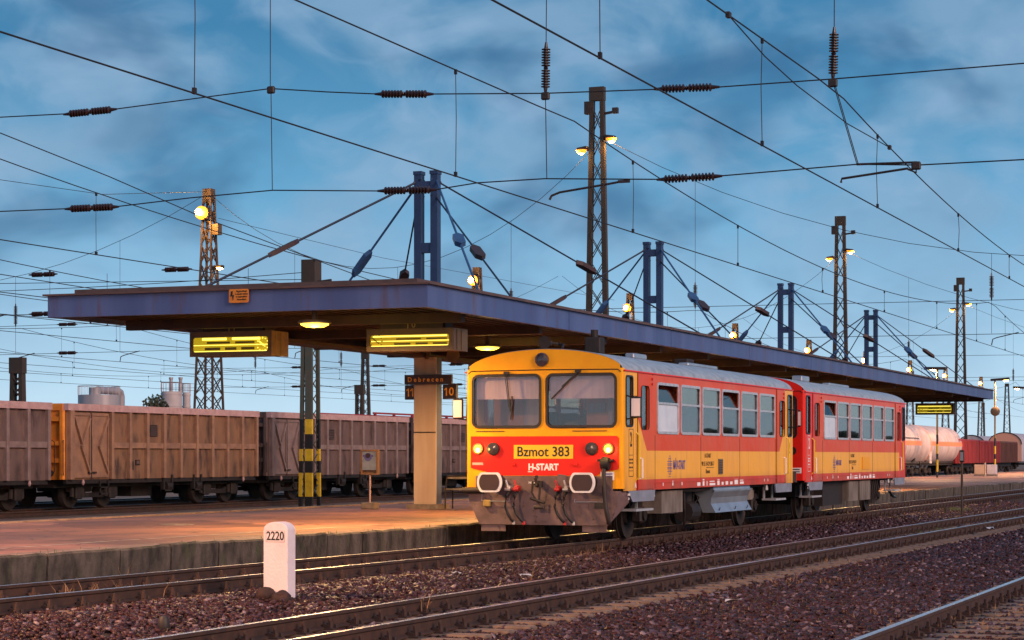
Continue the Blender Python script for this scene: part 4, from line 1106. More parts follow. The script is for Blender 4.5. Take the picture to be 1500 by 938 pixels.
def front_details(t):
    # red panel
    mb = MB(); mb.prism([(-.003, y, q) for y, q in [(1.40, 1.90), (1.40, 1.34), (1.36, 1.32), (1.12, 1.27), (1.0, 1.20), (-1.0, 1.20), (-1.12, 1.27), (-1.40, 1.31), (-1.42, 1.34), (-1.42, 1.86), (-1.38, 1.90)]], (-.006, 0, 0)); mb.build("red_panel", M['rfront'], t)
    X = -.010
    pl = MB().bx(X - .004, X, -.565, .565, 1.50, 1.745).build("number_plate", M['plate'], t)
    mb = MB(); mb.text("Bzmot 383", (X - .0045, 0, 1.618), (0, -1, 0), (0, 0, 1), .245, bold=.012, sx=.94); mb.build("plate_text", M['txtk'], pl)
    mb = MB(); mb.text("H-START", (X - .001, 0.0, 1.345), (0, -1, 0), (0, 0, 1), .160, bold=.040, sx=.90); mb.bx(X - .004, X, .205, .295, 1.26, 1.272); mb.build("operator_lettering", M['txtw'], t)
    mb = MB(); mb.bx(X - .002, X, 1.16, 1.37, 1.385, 1.43); mb.build("worn_label", M['gondr'], t)
    lb = MB().bx(-.010, -.004, -1.33, -1.08, 1.12, 1.27).build("notice_plate", M['txtw'], t)
    mb = MB(); [mb.bx(-.013, -.0105, -1.30, -1.30 + wv, q, q + .022) for q, wv in ((1.22, .17), (1.18, .2), (1.14, .12))]; mb.build("notice_text", M['txtb'], lb)
    for y, kind in ((1.25, 'lit'), (.955, 'dark'), (-.92, 'dark'), (-1.23, 'lit')):
        mb = MB(); r = .10 if kind == 'lit' else .115
        mb.lathe([(r * .70, .0), (r * .74, -.055), (r, -.05), (r * 1.02, 0)], (X + .0, y, 1.675), (1, 0, 0), 22); h = mb.build("headlight", M['hring'] if kind == 'lit' else M['gask'], t, 40)
        mb = MB(); mb.lathe([(.001, -.066), (r * .35, -.062), (r * .72, -.052)], (X, y, 1.675), (1, 0, 0), 20); mb.build("lamp_lens", M['lit'] if kind == 'lit' else M['lens'], h, 60)
        if kind == 'lit':
            mb = MB(); mb.lathe([(.001, -.078), (.03, -.074), (.042, -.064)], (X, y - .012, 1.652), (1, 0, 0), 14); mb.build("lamp_bulb", M['lithot'], h, 60)
            lamp_light(t, "headlight_light", 'POINT', (-.25, y, 1.66), 5, (1, .6, .15), .06)
    mb = MB(); mb.lathe([(.105, 0), (.125, -.005), (.125, -.05), (.10, -.055), (.095, -.02), (.001, -.028)], (-.001, .02, 3.265), (1, 0, 0), 24); mb.build("top_headlight", M['lens'], t, 35)
    # socket with jumper cable under the right headlight
    mb = MB(); mb.lathe([(.06, 0), (.11, .01), (.13, .08), (.11, .15), (.06, .16)], (-.10, -1.28, 1.41), (0, 1, 0), 14); mb.bx(-.14, -.01, -1.34, -1.06, 1.45, 1.49); sk = mb.build("cable_socket", M['bogie'], t, 40)
    mb = MB(); pts = [(-.14, -1.19, 1.38), (-.17, -1.19, 1.25), (-.17, -1.2, .95), (-.17, -1.23, .62), (-.15, -1.27, .42), (-.10, -1.26, .36)]; mb.tube(pts, .042, 8); mb.build("jumper_cable", M['dark'], sk, 60)
    for y in (.57, -.6):
        mb = MB(); mb.box((X - .015, y, 1.40), (.03, .07, .06), 0, None, .008); mb.build("lamp_bracket", M['rfront'], t)
    # brake hoses
    for y, dy, mt in ((.60, -.06, 'silver'), (.44, -.08, 'redcock'), (-.34, -.08, 'redcock'), (-.50, -.08, 'silver')):
        mb = MB(); mb.tube([(-.16, y, .92), (-.24, y + .02, .84), (-.27, y + .03, .66), (-.26, y - .02, .52), (-.22, y + dy, .42), (-.16, y + dy * 1.6, .36)], .026, 8); h = mb.build("brake_hose", M['black'], t, 60)
        mb = MB(); mb.box((-.14, y, .97), (.16, .08, .10), 0, None, .02); mb.cyl((-.18, y, .97), (-.18, y + .05, 1.12), .018, n=6); mb.cyl((-.2, y - .04, .95), (-.2, y + .06, .95), .03, n=8); mb.box((-.17, y + dy * 1.6, .355), (.05, .05, .07), 0, None, .012); mb.build_split("brake_cock", M[mt], h)
    # coupling hook and hanging link
    mb = MB(); mb.bar((-.02, 0.03, 1.05), (-.24, .03, 1.06), .06, .10); mb.tube([(-.22, .03, 1.02), (-.32, .03, 1.04), (-.33, .03, 1.14), (-.26, .03, 1.18)], .035, 7)
    mb.tube([(-.27, .10, 1.10), (-.27, .12, .9), (-.27, .06, .80)], .02, 6); mb.tube([(-.27, -.04, 1.10), (-.27, -.03, .9), (-.26, .0, .72), (-.26, -.1, .62)], .022, 6); mb.cyl((-.27, .15, .80), (-.27, -.12, .72), .028, n=8); mb.box((-.26, -.02, .64), (.08, .2, .07), 0, None, .015); mb.build("coupling_hook", M['dark'], t, 40)
    mb = MB(); mb.box((-.10, -.36, 1.0), (.025, .16, .44), 0, Matrix.Rotation(.12, 3, 'X'), .01); mb.cyl((-.115, -.33, .84), (-.13, -.33, .84), .03, n=8); mb.build("hanging_link", M['plough'], t)
    mb = MB(); mb.text("380 m", (-.022, .22, 1.07), (0, -1, 0), (0, 0, 1), .05); mb.build("headstock_text", M['txtw'], t)
    mb = MB(); mb.cyl((-.10, 1.12, .93), (-.10, 1.52, .93), .055, n=12); mb.build("air_pipe", M['dark'], t, 40)
    # wipers
    mb = MB(); mb.box((-.03, .70, 3.035), (.04, .10, .05)); mb.bar((-.035, .70, 3.03), (-.035, .62, 2.34), .016); mb.bar((-.035, .735, 3.03), (-.035, .65, 2.42), .010); mb.bar((-.03, .59, 2.62), (-.03, .615, 2.20), .022); mb.build("wiper", M['black'], t)
    mb = MB(); mb.box((-.03, -.66, 3.05), (.04, .10, .05)); mb.bar((-.035, -.66, 3.04), (-.035, -.36, 2.78), .016); mb.bar((-.03, -.66, 3.03), (-.03, -.16, 2.56), .024); mb.build("wiper", M['black'], t)
    mb = MB()
    for y0, y1 in ((1.3, .75), (-.55, -1.2)): mb.bx(-.012, -.001, min(y0, y1), max(y0, y1), 1.985, 1.997)
    mb.build("vent_slot", M['gask'], t)

def red_front_details(t):
    lb = MB().bx(-.008, -.001, -1.42, -1.12, 1.14, 1.27).build("notice_plate", M['txtw'], t)
    mb = MB(); [mb.bx(-.011, -.0085, -1.38, -1.17, q, q + .022) for q in (1.22, 1.165)]; mb.build("notice_text", M['txtk'], lb)
    for y in (1.2, -1.2):
        mb = MB(); mb.lathe([(.07, 0), (.075, -.05), (.10, -.05), (.102, 0)], (-.001, y, 1.67), (1, 0, 0), 18); h = mb.build("headlight", M['gask'], t, 40)
        mb = MB(); mb.lathe([(.001, -.05), (.07, -.045)], (-.001, y, 1.67), (1, 0, 0), 18); mb.build("lamp_lens", M['lens'], h)

PCT = 13.18
make_railcar("yellow fronted railcar with lit headlights and number plate 383", 35.03, PCT, False)
make_railcar("red fronted railcar coupled behind the yellow one", 35.03 + 13.35, PCT - .03, True)

# ------------------------------------------------------------------ open wagons
def bogie(t, bx_, y0=0):
    mb = MB(); 
    for sgn in (-1, 1):
        mb.prism([(bx_ - 1.25, sgn * 1.0, .62), (bx_ - .9, sgn * 1.0, .66), (bx_ - .35, sgn * 1.0, .46), (bx_ + .35, sgn * 1.0, .46), (bx_ + .9, sgn * 1.0, .66), (bx_ + 1.25, sgn * 1.0, .62), (bx_ + 1.25, sgn * 1.0, .5), (bx_ + .5, sgn * 1.0, .32), (bx_ - .5, sgn * 1.0, .32), (bx_ - 1.25, sgn * 1.0, .5)], (0, -sgn * .12, 0))
        for dx in (-.9, .9):
            mb.box((bx_ + dx, sgn * 1.05, .46), (.34, .16, .36), 0, None, .03)
            for e in (-.27, .27): mb.cyl((bx_ + dx + e, sgn * 1.03, .35), (bx_ + dx + e, sgn * 1.03, .62), .07, n=8)
    q_ = MB(); q_.box((bx_, 0, .58), (.4, 1.7, .2), 0, None, .03); bg_ = q_.build("bogie", M['bogie'], t)
    sides = ([], [])
    for q_ in islands(mb): sides[0 if sum(v[1] for v in q_.v) < 0 else 1].append(q_)
    for sd in sides:
        mm = MB()
        for q_ in sd: mm.add(q_.v, q_.f)
        mm.build("side_frame", M['bogie'], bg_)
    for dx in (-.9, .9):
        for sgn in (-1, 1):
            mb = MB(); mb.lathe([(.1, .08), (.36, .05), (.42, .05), (.46, -.05), (.46, -.08), (.42, -.08), (.12, -.05)], (bx_ + dx, sgn * .75, .45), (0, sgn, 0), 24); mb.build("wheel", M['bogie'], bg_, 35)
def gondola(label, s0, p, body, GL=11.45, door_front=True, z0=.86, z1=2.86, orange=False, group="brown open wagons on the track behind the platform"):
    t = thing("open_wagon", label, "freight wagon", (s0, p, 0), 0, group)
    hw = 1.42
    mb = MB(); mb.bx(.02, GL - .02, -hw + .05, -hw + .08, z0, z1); mb.bx(.02, GL - .02, hw - .08, hw - .05, z0, z1); mb.bx(.05, GL - .05, -hw + .08, hw - .08, z0 + .25, z0 + .3); mb.build("body", M[body], t)
    nr = 10; d1 = 2.35
    mb = MB()
    for i in range(nr):
        x = d1 + (GL - .12 - d1) * i / (nr - 1)
        for sgn in (-1, 1): mb.box((x, sgn * (hw + .0), (z0 + z1) / 2), (.13, .14, z1 - z0), 0, None, .012)
    for x in (.10, ):
        for sgn in (-1, 1): mb.box((x + .1, sgn * (hw + .0), (z0 + z1) / 2), (.2, .14, z1 - z0), 0, None, .012)
    stm = M['gondst' if body == 'gond' else 'gondstp']
    mb.build_split("side_stanchion", stm, t)
    mb = MB()
    for sgn in (-1, 1):
        y0, y1 = sorted((sgn * (hw - .05), sgn * (hw + .03))); mb.bx(d1, GL - .06, y0, y1, 1.78, 1.95)
    mb.build_split("side_rail", stm, t)
    for sgn in (-1, 1):
        y = sgn * (hw - .045)
        mb = MB(); 
        for a, b2 in ((.32, 1.23), (1.26, 2.2)):
            mb.plate([(a, z0 + .05), (b2, z0 + .05), (b2, z1 - .05), (a, z1 - .05)], [], .03, lambda x, zz, q: (x, y + q, zz))
            mid = (z0 + z1) / 2 - .05
            for xx in (a + .04, b2 - .04): mb.bar((xx, y - sgn * -.03, z0 + .08), (xx, y - sgn * -.03, z1 - .08), .07, .04)
            for q in (z0 + .09, z1 - .10): mb.bar((a, y + sgn * .03, q), (b2, y + sgn * .03, q), .04, .07)
            if a < 1: c = [(a + .05, z1 - .25), (b2 - .25, mid + .15), (b2 - .45, mid - .1), (b2 - .08, z0 + .2)]; e = [(b2 - .08, z1 - .25), (a + .3, mid), (a + .08, z0 + .2)]
            else: c = [(a + .05, z1 - .25), (b2 - .35, mid + .05), (b2 - .05, z0 + .2)]; e = [(b2 - .05, z1 - .25), (a + .35, mid + .1), (a + .05, z0 + .2)]
            for pl in (e,):
                mb.bar((b2 - .06, y + sgn * .05, z1 - .2), (a + .42, y + sgn * .05, mid), .09, .07); mb.bar((a + .42, y + sgn * .05, mid), (b2 - .06, y + sgn * .05, z0 + .2), .09, .07)
                if a < 1: mb.bar((a + .06, y + sgn * .055, z1 - .2), (a + .45, y + sgn * .055, mid + .1), .09, .07)
        d = mb.build("side_door", stm, t)
        mb = MB(); mb.cyl((1.245, y + sgn * .05, z0 + .05), (1.245, y + sgn * .05, z1 - .05), .022, n=6); mb.bar((1.1, y + sgn * .06, z0 + .2), (1.5, y + sgn * .06, z0 + .2), .05); mb.build("door_bar", M['bogie'], d)
    mb = MB()
    for sgn in (-1, 1):
        y0, y1 = sorted((sgn * (hw - .12), sgn * (hw + .06))); mb.bx(-.02, GL + .02, y0, y1, z1 + .002, z1 + .20)
    mb.build("top_rim", M['gondr'], t)
    for e in (0, 1):
        x = 0 if e == 0 else GL; k = -1 if e == 0 else 1
        mb = MB(); mb.bx(*sorted((x, x - k * .05)), -hw + .09, hw - .09, z0, z1)
        mb.bx(*sorted((x, x + k * .05)), -hw + .12, hw - .13, z1, z1 + .2)
        for y in (-1.3, -.5, .5, 1.3): mb.box((x + k * .06, y, (z0 + z1) / 2), (.12, .12, z1 - z0 - .01), 0, None, .01)
        for q in (1.35, 1.85, 2.55): mb.bx(*sorted((x + k * .002, x + k * .10)), -hw + .12, hw - .13, q, q + .13)
        mb.build("end_wall", M['gondlit'] if (orange and e == 0) else M[body], t)
        for y in (-.875, .875):
            mb = MB(); mb.cyl((x, y, 1.05), (x + k * .36, y, 1.05), .10, n=10); mb.cyl((x + k * .36, y, 1.05), (x + k * .40, y, 1.05), .22, n=16); mb.build("buffer", M['bogie'], t)
        mb = MB(); mb.tube([(x + k * .12, -1.38, 1.0), (x + k * .2, -1.42, 1.1), (x + k * .2, -1.42, 1.95), (x + k * .12, -1.38, 2.0)], .014, 5); mb.build("grab_rail", M['bogie'], t)
    mb = MB(); mb.bx(.1, GL - .1, -.9, .9, .62, z0 + .25); mb.bx(.05, GL - .05, -1.36, -1.25, .74, z0 - .003); mb.bx(.05, GL - .05, 1.25, 1.36, .74, z0 - .003)
    mb.bx(4.6, 5.8, -.7, .7, .3, .62); mb.build("underframe", M['bogie'], t)
    mb = MB()
    for x in (5.35, 5.85, 7.2, 7.65): mb.bx(x, x + .09, -1.41, -1.30, .45, z0 + .1)
    for x in (5.6, 7.4): mb.cyl((x, -1.3, .6), (x + .3, -1.3, .6), .14, n=10)
    mb.bx(5.35, 5.95, -1.41, -1.33, .45, .5); mb.bx(7.2, 7.74, -1.41, -1.33, .45, .5); mb.bx(1.75, 1.8, -1.41, -1.37, .4, .82); mb.bx(2.2, 2.25, -1.41, -1.37, .4, .82); mb.bx(1.75, 2.25, -1.41, -1.37, .4, .45); mb.bx(1.75, 2.25, -1.41, -1.37, .6, .64); mb.build_split("unloading_gear", M['bogie'], t)
    mb = MB(); [mb.lathe([(.03, 0), (.05, -.1), (.02, -.16)], (x, -1.44, z0), (0, 0, 1), 8) for x in (.8, 10.4)]; mb.build_split("rope_hook", M['gondr'], t)
    mb = MB(); mb.bx(4.55, 5.0, -hw + .02, -hw + .045, 2.15, 2.5); mb.bx(3.35, 3.62, -hw + .02, -hw + .045, 1.12, 1.38); mb.bx(3.75, 3.98, -hw + .02, -hw + .045, 1.27, 1.43)
    mb.build_split("data_panel", M['bogie'], t)
    mb = MB()
    for i in range(5): mb.bx(4.6, 4.95, -hw + .014, -hw + .019, 2.18 + .062 * i, 2.205 + .062 * i)
    mb.bx(3.78, 3.95, -hw + .014, -hw + .019, 1.31, 1.40)
    mb.bx(2.62, 2.66, -hw + .044, -hw + .049, 1.2, 1.42); mb.bx(2.70, 2.78, -hw + .044, -hw + .049, 1.22, 1.26)
    mb.build("data_lettering", M['gondp'], t)
    for bxp in (2.0, GL - 2.0): bogie(t, bxp)
    return t
GP = 35.42
for i, (sg, body, lb, orr) in enumerate(((39.18, 'gondp', "grey-brown open wagon cut off by the left edge of the photo", False),
        (51.47, 'gond', "brown open wagon with X-braced door and lamplight painted on its end, left of the green mast", True),
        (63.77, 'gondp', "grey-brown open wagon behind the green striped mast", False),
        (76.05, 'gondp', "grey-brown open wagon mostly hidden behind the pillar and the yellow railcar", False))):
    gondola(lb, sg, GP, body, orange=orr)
# stake wagons with red top frames behind
for i, (sg, lb) in enumerate(((84.0, "red framed car transporter wagon rising behind the open wagons left of the pillar"), (101, "red framed car transporter wagon between the pillar and the yellow railcar"))):
    t = thing("car_transporter", lb, "freight wagon", (sg, 41.0, 0), 0, "red car transporter wagons"); GL = 16.4
    mb = MB(); mb.bx(0, GL, -1.3, 1.3, .95, 1.15); mb.bx(0, GL, -1.35, 1.35, 3.05, 3.2); mb.build("deck", M['redw'], t)
    for k in range(9):
        x = .2 + (GL - .4) * k / 8
        for y in (-1.36, 1.36): MB().bx(x - .06, x + .06, y - .05, y + .05, 1.0, 3.45).build("stake", M['redw'], t)
    mb = MB()
    for y in (-1.36, 1.36): mb.bx(0, GL, y - .03, y + .03, 3.40, 3.48); mb.bx(0, GL, y - .03, y + .03, 2.2, 2.28)
    mb.build("railing", M['redw'], t)
    for bxp in (2.2, GL - 2.2): bogie(t, bxp)

# right hand wagons
def slat_wagon(label, s0, GL, p, mt, z0, z1):
    t = thing("open_wagon", label, "freight wagon", (s0, p, 0), 0, "open wagons beyond the tank wagons"); hw = 1.4
    mb = MB()
    for y0, y1 in ((-hw + .05, -hw + .09), (hw - .09, hw - .05)): mb.bx(0, GL, y0, y1, z0, z1)
    mb.bx(0, .05, -hw + .09, hw - .09, z0, z1); mb.bx(GL - .05, GL, -hw + .09, hw - .09, z0, z1); mb.bx(.05, GL - .05, -hw + .09, hw - .09, z0, z0 + .1); mb.build("body", M[mt], t)
    mb = MB(); k = 14
    for i in range(k + 1):
        x = .06 + (GL - .12) * i / k
        for sgn in (-1, 1): mb.box((x, sgn * (hw + .01), (z0 + z1) / 2), (.14, .14, z1 - z0), 0, None, .015)
    mb.build_split("side_stanchion", M[mt], t)
    mb = MB()
    for y0, y1 in ((-hw - .04, -hw + .1), (hw - .1, hw + .04)): mb.bx(-.02, GL + .02, y0, y1, z1 + .002, z1 + .12)
    mb.bx(-.02, .1, -hw + .1, hw - .1, z1 + .002, z1 + .12); mb.build("top_rim", M[mt], t)
    mb = MB(); mb.bx(-.06, -.002, -hw + .1, hw - .1, 1.7, 1.85); [mb.box((-.04, y, (z0 + z1) / 2), (.07, .12, z1 - z0 - .02), 0) for y in (-1.2, -.4, .4, 1.2)]; mb.build("end_brace", M[mt], t)
    MB().bx(.1, GL - .1, -.9, .9, .6, z0 - .002).build("underframe", M['bogie'], t)
    for y in (-.875, .875): MB().cyl((-.4, y, 1.05), (0, y, 1.05), .14, n=10).build("buffer", M['bogie'], t)
    for bxp in (2.0, GL - 2.0): bogie(t, bxp)
    return t
def along(x, p): return on_p(x, 668, p).x
RP = 28.95; RS = RP - 1.4
ss_ = [along(x, RS) for x in (1404, 1432.5, 1435, 1464, 1465, 1489.5)]
zt = on_p(1404, 645.5, RS).z
slat_wagon("bright red open wagon right behind the white tank wagon", ss_[0], ss_[1] - ss_[0], RP, 'redw', .95, 2.75)
slat_wagon("dull red open wagon behind the striped lamp post", ss_[2], ss_[3] - ss_[2], RP, 'redw', .95, 2.72)
slat_wagon("dark brown slatted open wagon at the far right", ss_[4], ss_[5] - ss_[4], RP, 'brw', .95, 2.72)
def tank_wagon(label, s0, GL, p, r, zc, finned=False, stripe=True):
    t = thing("tank_wagon", label, "tank wagon", (s0, p, 0), 0, "white tank wagons")
    prof = [(.02, 0), (r * .5, .06), (r * .8, .25), (r * .95, .5), (r, .8), (r, GL - .8), (r * .95, GL - .5), (r * .8, GL - .25), (r * .5, GL - .06), (.02, GL)]
    mb = MB(); mb.lathe(prof, (0, 0, zc), (1, 0, 0), 40); tk = mb.build("tank", M['tankw'], t, 40)
    if stripe:
        a0 = math.radians(5)
        mb = MB(); vs = []
        rr_ = r + .008
        for sgn in (-1, 1):
            for x in (.8, GL - .8):
                for q in (-.03, .28): vs.append((x, sgn * math.sqrt(rr_ ** 2 - q * q), zc + q))
        mb.add(vs, [(0, 2, 3, 1), (4, 5, 7, 6)]); mb.build("stripe", M['tanks'], tk)
        mb = MB(); mb.lathe([(r + .01, .95), (r + .012, .97), (r + .012, 1.35), (r + .01, 1.37)], (0, 0, zc), (1, 0, 0), 40); mb.build("end_band", M['pink'], tk)
    if finned:
        mb = MB(); mb.lathe([(r + .05, GL * .1), (r + .06, GL * .1 + .02), (r + .06, GL * .9), (r + .05, GL * .9 + .02)], (0, 0, zc + .05), (1, 0, 0), 40)
        mb.v = [(x, y, max(q, zc + r * .35)) for x, y, q in mb.v]; mb.build("sun_shield", M['tankw'], tk, 40)
    MB().bx(-.1, GL + .1, -.9, .9, .85, 1.15).build("underframe", M['bogie'], t)
    mb = MB()
    for x in (1.6, GL - 1.6):
        for sgn in (-1, 1): mb.prism([(x - .3, sgn * 1.0, 1.14), (x + .3, sgn * 1.0, 1.14), (x + .3, sgn * 1.15, 1.75), (x - .3, sgn * 1.15, 1.75)], (0, -sgn * .35, 0))
    mb.build("saddle", M['bogie'], t)
    mb = MB(); [mb.bar((1.0 + d, -1.42, 1.0), (1.0 + d, -1.42, 2.2), .05) for d in (0, .45)]; [mb.bar((1.0, -1.42, 1.05 + .28 * i), (1.45, -1.42, 1.05 + .28 * i), .03) for i in range(5)]; mb.build("ladder", M['txtw'], t)
    for y in (-.875, .875): MB().cyl((-.5, y, 1.05), (GL + .5, y, 1.05), .12, n=10).build("buffer", M['bogie'], t)
    for bxp in (1.9, GL - 1.9): bogie(t, bxp)
    return t
a_, b_ = along(1344, RP - .7), along(1397, RP - .7)
zt = on_p(1350, 623.5, RP).z
tank_wagon("white tank wagon with orange stripe next to the bright red wagon", a_, b_ - a_, RP, 1.5, zt - 1.5)
tank_wagon("white tank wagon with dark edged sun shield just behind the red railcar", a_ - 16.6, 15.2, RP, 1.42, zt - 1.5, True)
# hood covered wagons in the next track
def hood_wagon(label, s0, GL, p, r, zc, fm, tm):
    t = thing("hood_wagon", label, "freight wagon", (s0, p, 0), 0, "wagons with rounded hoods behind the red wagons")
    arc = [(-r, zc - r * 1.05)] + [(-r * math.cos(math.radians(a)), zc + r * .72 * math.sin(math.radians(a))) for a in range(0, 181, 12)] + [(r, zc - r * 1.05)]
    mb = MB(); mb.prism([(0, y, q) for y, q in arc], (.06, 0, 0)); mb.build("end_wall", M[fm], t)
    mb = MB(); mb.prism([(.062, y, q) for y, q in arc], (GL - .062, 0, 0)); mb.build("hood", M[tm], t, 30)
    mb = MB(); mb.tube([(-.03, y * 1.02, (q - zc) * 1.02 + zc) for y, q in arc[1:-1]], .05, 6); mb.build("hood_edge", M['bogie'], t)
    MB().bx(0, GL, -r, r, .8, zc - r * 1.05 - .002).build("underframe", M['bogie'], t)
    for bxp in (2, GL - 2): bogie(t, bxp)
HP = 35.2
sa = along(1454, HP + 1.5); rh = (on_p(1454, 650, HP + 1.5).y - on_s(1490, 650, sa).y) / 2
hood_wagon("white hood wagon with salmon arched end wall at the far right", sa, 15, on_s(1472, 650, sa).y, 1.85, on_s(1472, 634, sa).z - 1.85 * .72, 'pink', 'tankw')
sa = along(1404, 42)
hood_wagon("white roofed hood wagon peeking over the bright red wagon", sa, 14, 40.5, 1.6, on_s(1410, 638, sa).z - 1.15, 'tankw', 'tankw')
sa = along(1441, 42)
hood_wagon("white roofed hood wagon peeking over the dull red wagon", sa, 14, 40.5, 1.6, on_s(1445, 639, sa).z - 1.15, 'tankw', 'tankw')

# ------------------------------------------------------------------ masts
def lat(mb, a0, b0, a1, b1, n, w=.035):
    """zig-zag bracing between two legs a0->a1 and b0->b1"""
    for i in range(n):
        t0, t1 = i / n, (i + 1) / n
        A0, A1, B0, B1 = a0.lerp(a1, t0), a0.lerp(a1, t1), b0.lerp(b1, t0), b0.lerp(b1, t1)
        mb.bar(A0, B1, w, w * .4); mb.bar(B0, A1, w, w * .4)
def two_leg_mast(label, s, p, zt, w0, w1, nb, lamps=False, zb=-.2, d=.26, mt='mast', group="tall catenary masts beyond the canopy", zl=None):
    t = thing("catenary_mast", label, "catenary mast", (s, p, zb), 0, group); H = zt - zb
    for sgn in (-1, 1):
        mb = MB(); e = .07 + .05 * w0
        vs = [(x, sgn * ww / 2 + y, q) for q, ww, k in ((0, w0, 1), (H, w1, .75)) for x, y in ((-d / 2, -e * k), (d / 2, -e * k), (d / 2, e * k), (-d / 2, e * k))]
        mb.add(vs, [(3, 2, 1, 0), (4, 5, 6, 7), (0, 1, 5, 4), (1, 2, 6, 5), (2, 3, 7, 6), (3, 0, 4, 7)]); mb.build("leg", M[mt], t)
    mb = MB()
    for x in (-d / 2 + .02, d / 2 - .02): lat(mb, Vector((x, -w0 / 2, .2)), Vector((x, w0 / 2, .2)), Vector((x, -w1 / 2, H * .95)), Vector((x, w1 / 2, H * .95)), nb, .06)
    mb.build("bracing", M[mt], t)
    MB().bx(-d / 2 - .02, d / 2 + .02, -w1 / 2 - .12, w1 / 2 + .12, H - .6, H).build("mast_cap", M[mt], t)
    if lamps:
      mb = MB(); mb.bar((0, -w1 / 2, H - 1.2), (-.1, -w1 / 2 - .6, H - 1.15), .10); mb.box((-.1, -w1 / 2 - .65, H - 1.1), (.2, .25, .25)); mb.box((0, w1 / 2 + .22, H - .9), (.3, .25, .55)); mb.build("bracket", M['dark'], t)
    if lamps:
        zl = zl or H - 2.5
        for sgn, dz in ((1, -.3), (-1, .15)):
            mb = MB(); mb.bar((0, sgn * w1 / 2, zl + dz), (-.1, sgn * (w1 / 2 + .25), zl + dz + .05), .08); mb.box((-.15, sgn * (w1 / 2 + .42), zl + dz + .1), (.28, .5, .13), 0, Matrix.Rotation(-sgn * .15, 3, 'X'), .03); lf = mb.build("lamp", M['dark'], t)
            mb = MB(); mb.lathe([(.02, -.19), (.09, -.17), (.13, -.12)], (-.15, sgn * (w1 / 2 + .48), zl + dz + .02), (0, 0, 1), 12); mb.build("lamp_bulb", M['sodhot' if (sgn < 0) else 'sod'], lf, 50)
            mb = MB(); mb.lathe([(.12, -.13), (.19, -.10), (.25, -.01), (.24, .02)], (-.15, sgn * (w1 / 2 + .48), zl + dz + .02), (0, 0, 1), 14); mb.build("lamp_halo", M['halo'], lf, 50)  # added glow ring round the bulb
            lamp_light(t, "lamp_light", 'POINT', (-.3, sgn * (w1 / 2 + .8), zl + dz - .25), 160, (1, .5, .12), .12)
    return t
MP = 30.5
mq = [on_p(875, 128, MP), on_p(1231, 317, MP), on_p(1407, 407, MP)]
two_leg_mast("tallest lattice mast with two orange lamps, left of the railcars", mq[0].x, MP, mq[0].z, 1.05, .45, 15, True)
two_leg_mast("middle lattice mast with two orange lamps, rising above the red railcar", mq[1].x, MP, mq[1].z, 1.05, .45, 15, True)
two_leg_mast("farthest lattice mast with two orange lamps, standing behind the red wagons", mq[2].x, MP, mq[2].z, 1.05, .45, 15, True)
# green striped mast
q = on_z(456, 741, -.17); q.y = 32.2; q.x = along(456, 32.2)
q_mast = q.copy(); zt = on_p(455, 381, 32.2).z; H = zt + .17
t = thing("striped_mast", "green steel mast with black and yellow striped foot beside the platform", "catenary mast", (q.x, q.y, -.17))
legs = [(-.28, .60), (-.28, -.02), (.28, -.45)]
for (x, y) in ((-.2, .30), (-.2, -.02), (.2, -.19)):
    tx_, ty_ = (x, y * .5)
    mb = MB(); w2 = .06 if y != -.02 else .13
    for k in range(9):
        z0, z1 = [(0, .35), (.35, .70), (.70, 1.15), (1.15, 1.55), (1.55, 1.95), (1.95, 2.45), (2.45, 2.95), (2.95, H * .6), (H * .6, H)][k]
        m_ = [1, 2, 2, 1, 2, 1, 1, 0, 0][k]
        if y == -.02 and k == 6: m_ = 2
        f0, f1 = 1 - .45 * z0 / H, 1 - .45 * z1 / H
        mb.add([(x + a, y * f + b2, zz) for zz, f in ((z0, f0), (z1, f1)) for a, b2 in ((-.05, -w2), (.05, -w2), (.05, w2), (-.05, w2))], [(3, 2, 1, 0), (4, 5, 6, 7), (0, 1, 5, 4), (1, 2, 6, 5), (2, 3, 7, 6), (3, 0, 4, 7)], m_)
    mb.build("leg", [M['mastg'], M['blk'], M['yel']], t)
mb = MB()
lat(mb, Vector((-.2, .30, .3)), Vector((-.2, -.02, .3)), Vector((-.2, .17, H * .9)), Vector((-.2, -.01, H * .9)), 14, .04)
lat(mb, Vector((-.2, -.02, .3)), Vector((.2, -.19, .3)), Vector((-.2, -.01, H * .9)), Vector((.2, -.11, H * .9)), 14, .04); mb.build("bracing", M['mastg'], t)
MB().bx(-.26, .26, -.25, .25, H - 1.1, H).build("mast_cap", M['mast'], t)
mb = MB(); mb.bar((0, -.2, H - .75), (0, -.75, H - .7), .08); mb.build("bracket", M['dark'], t)

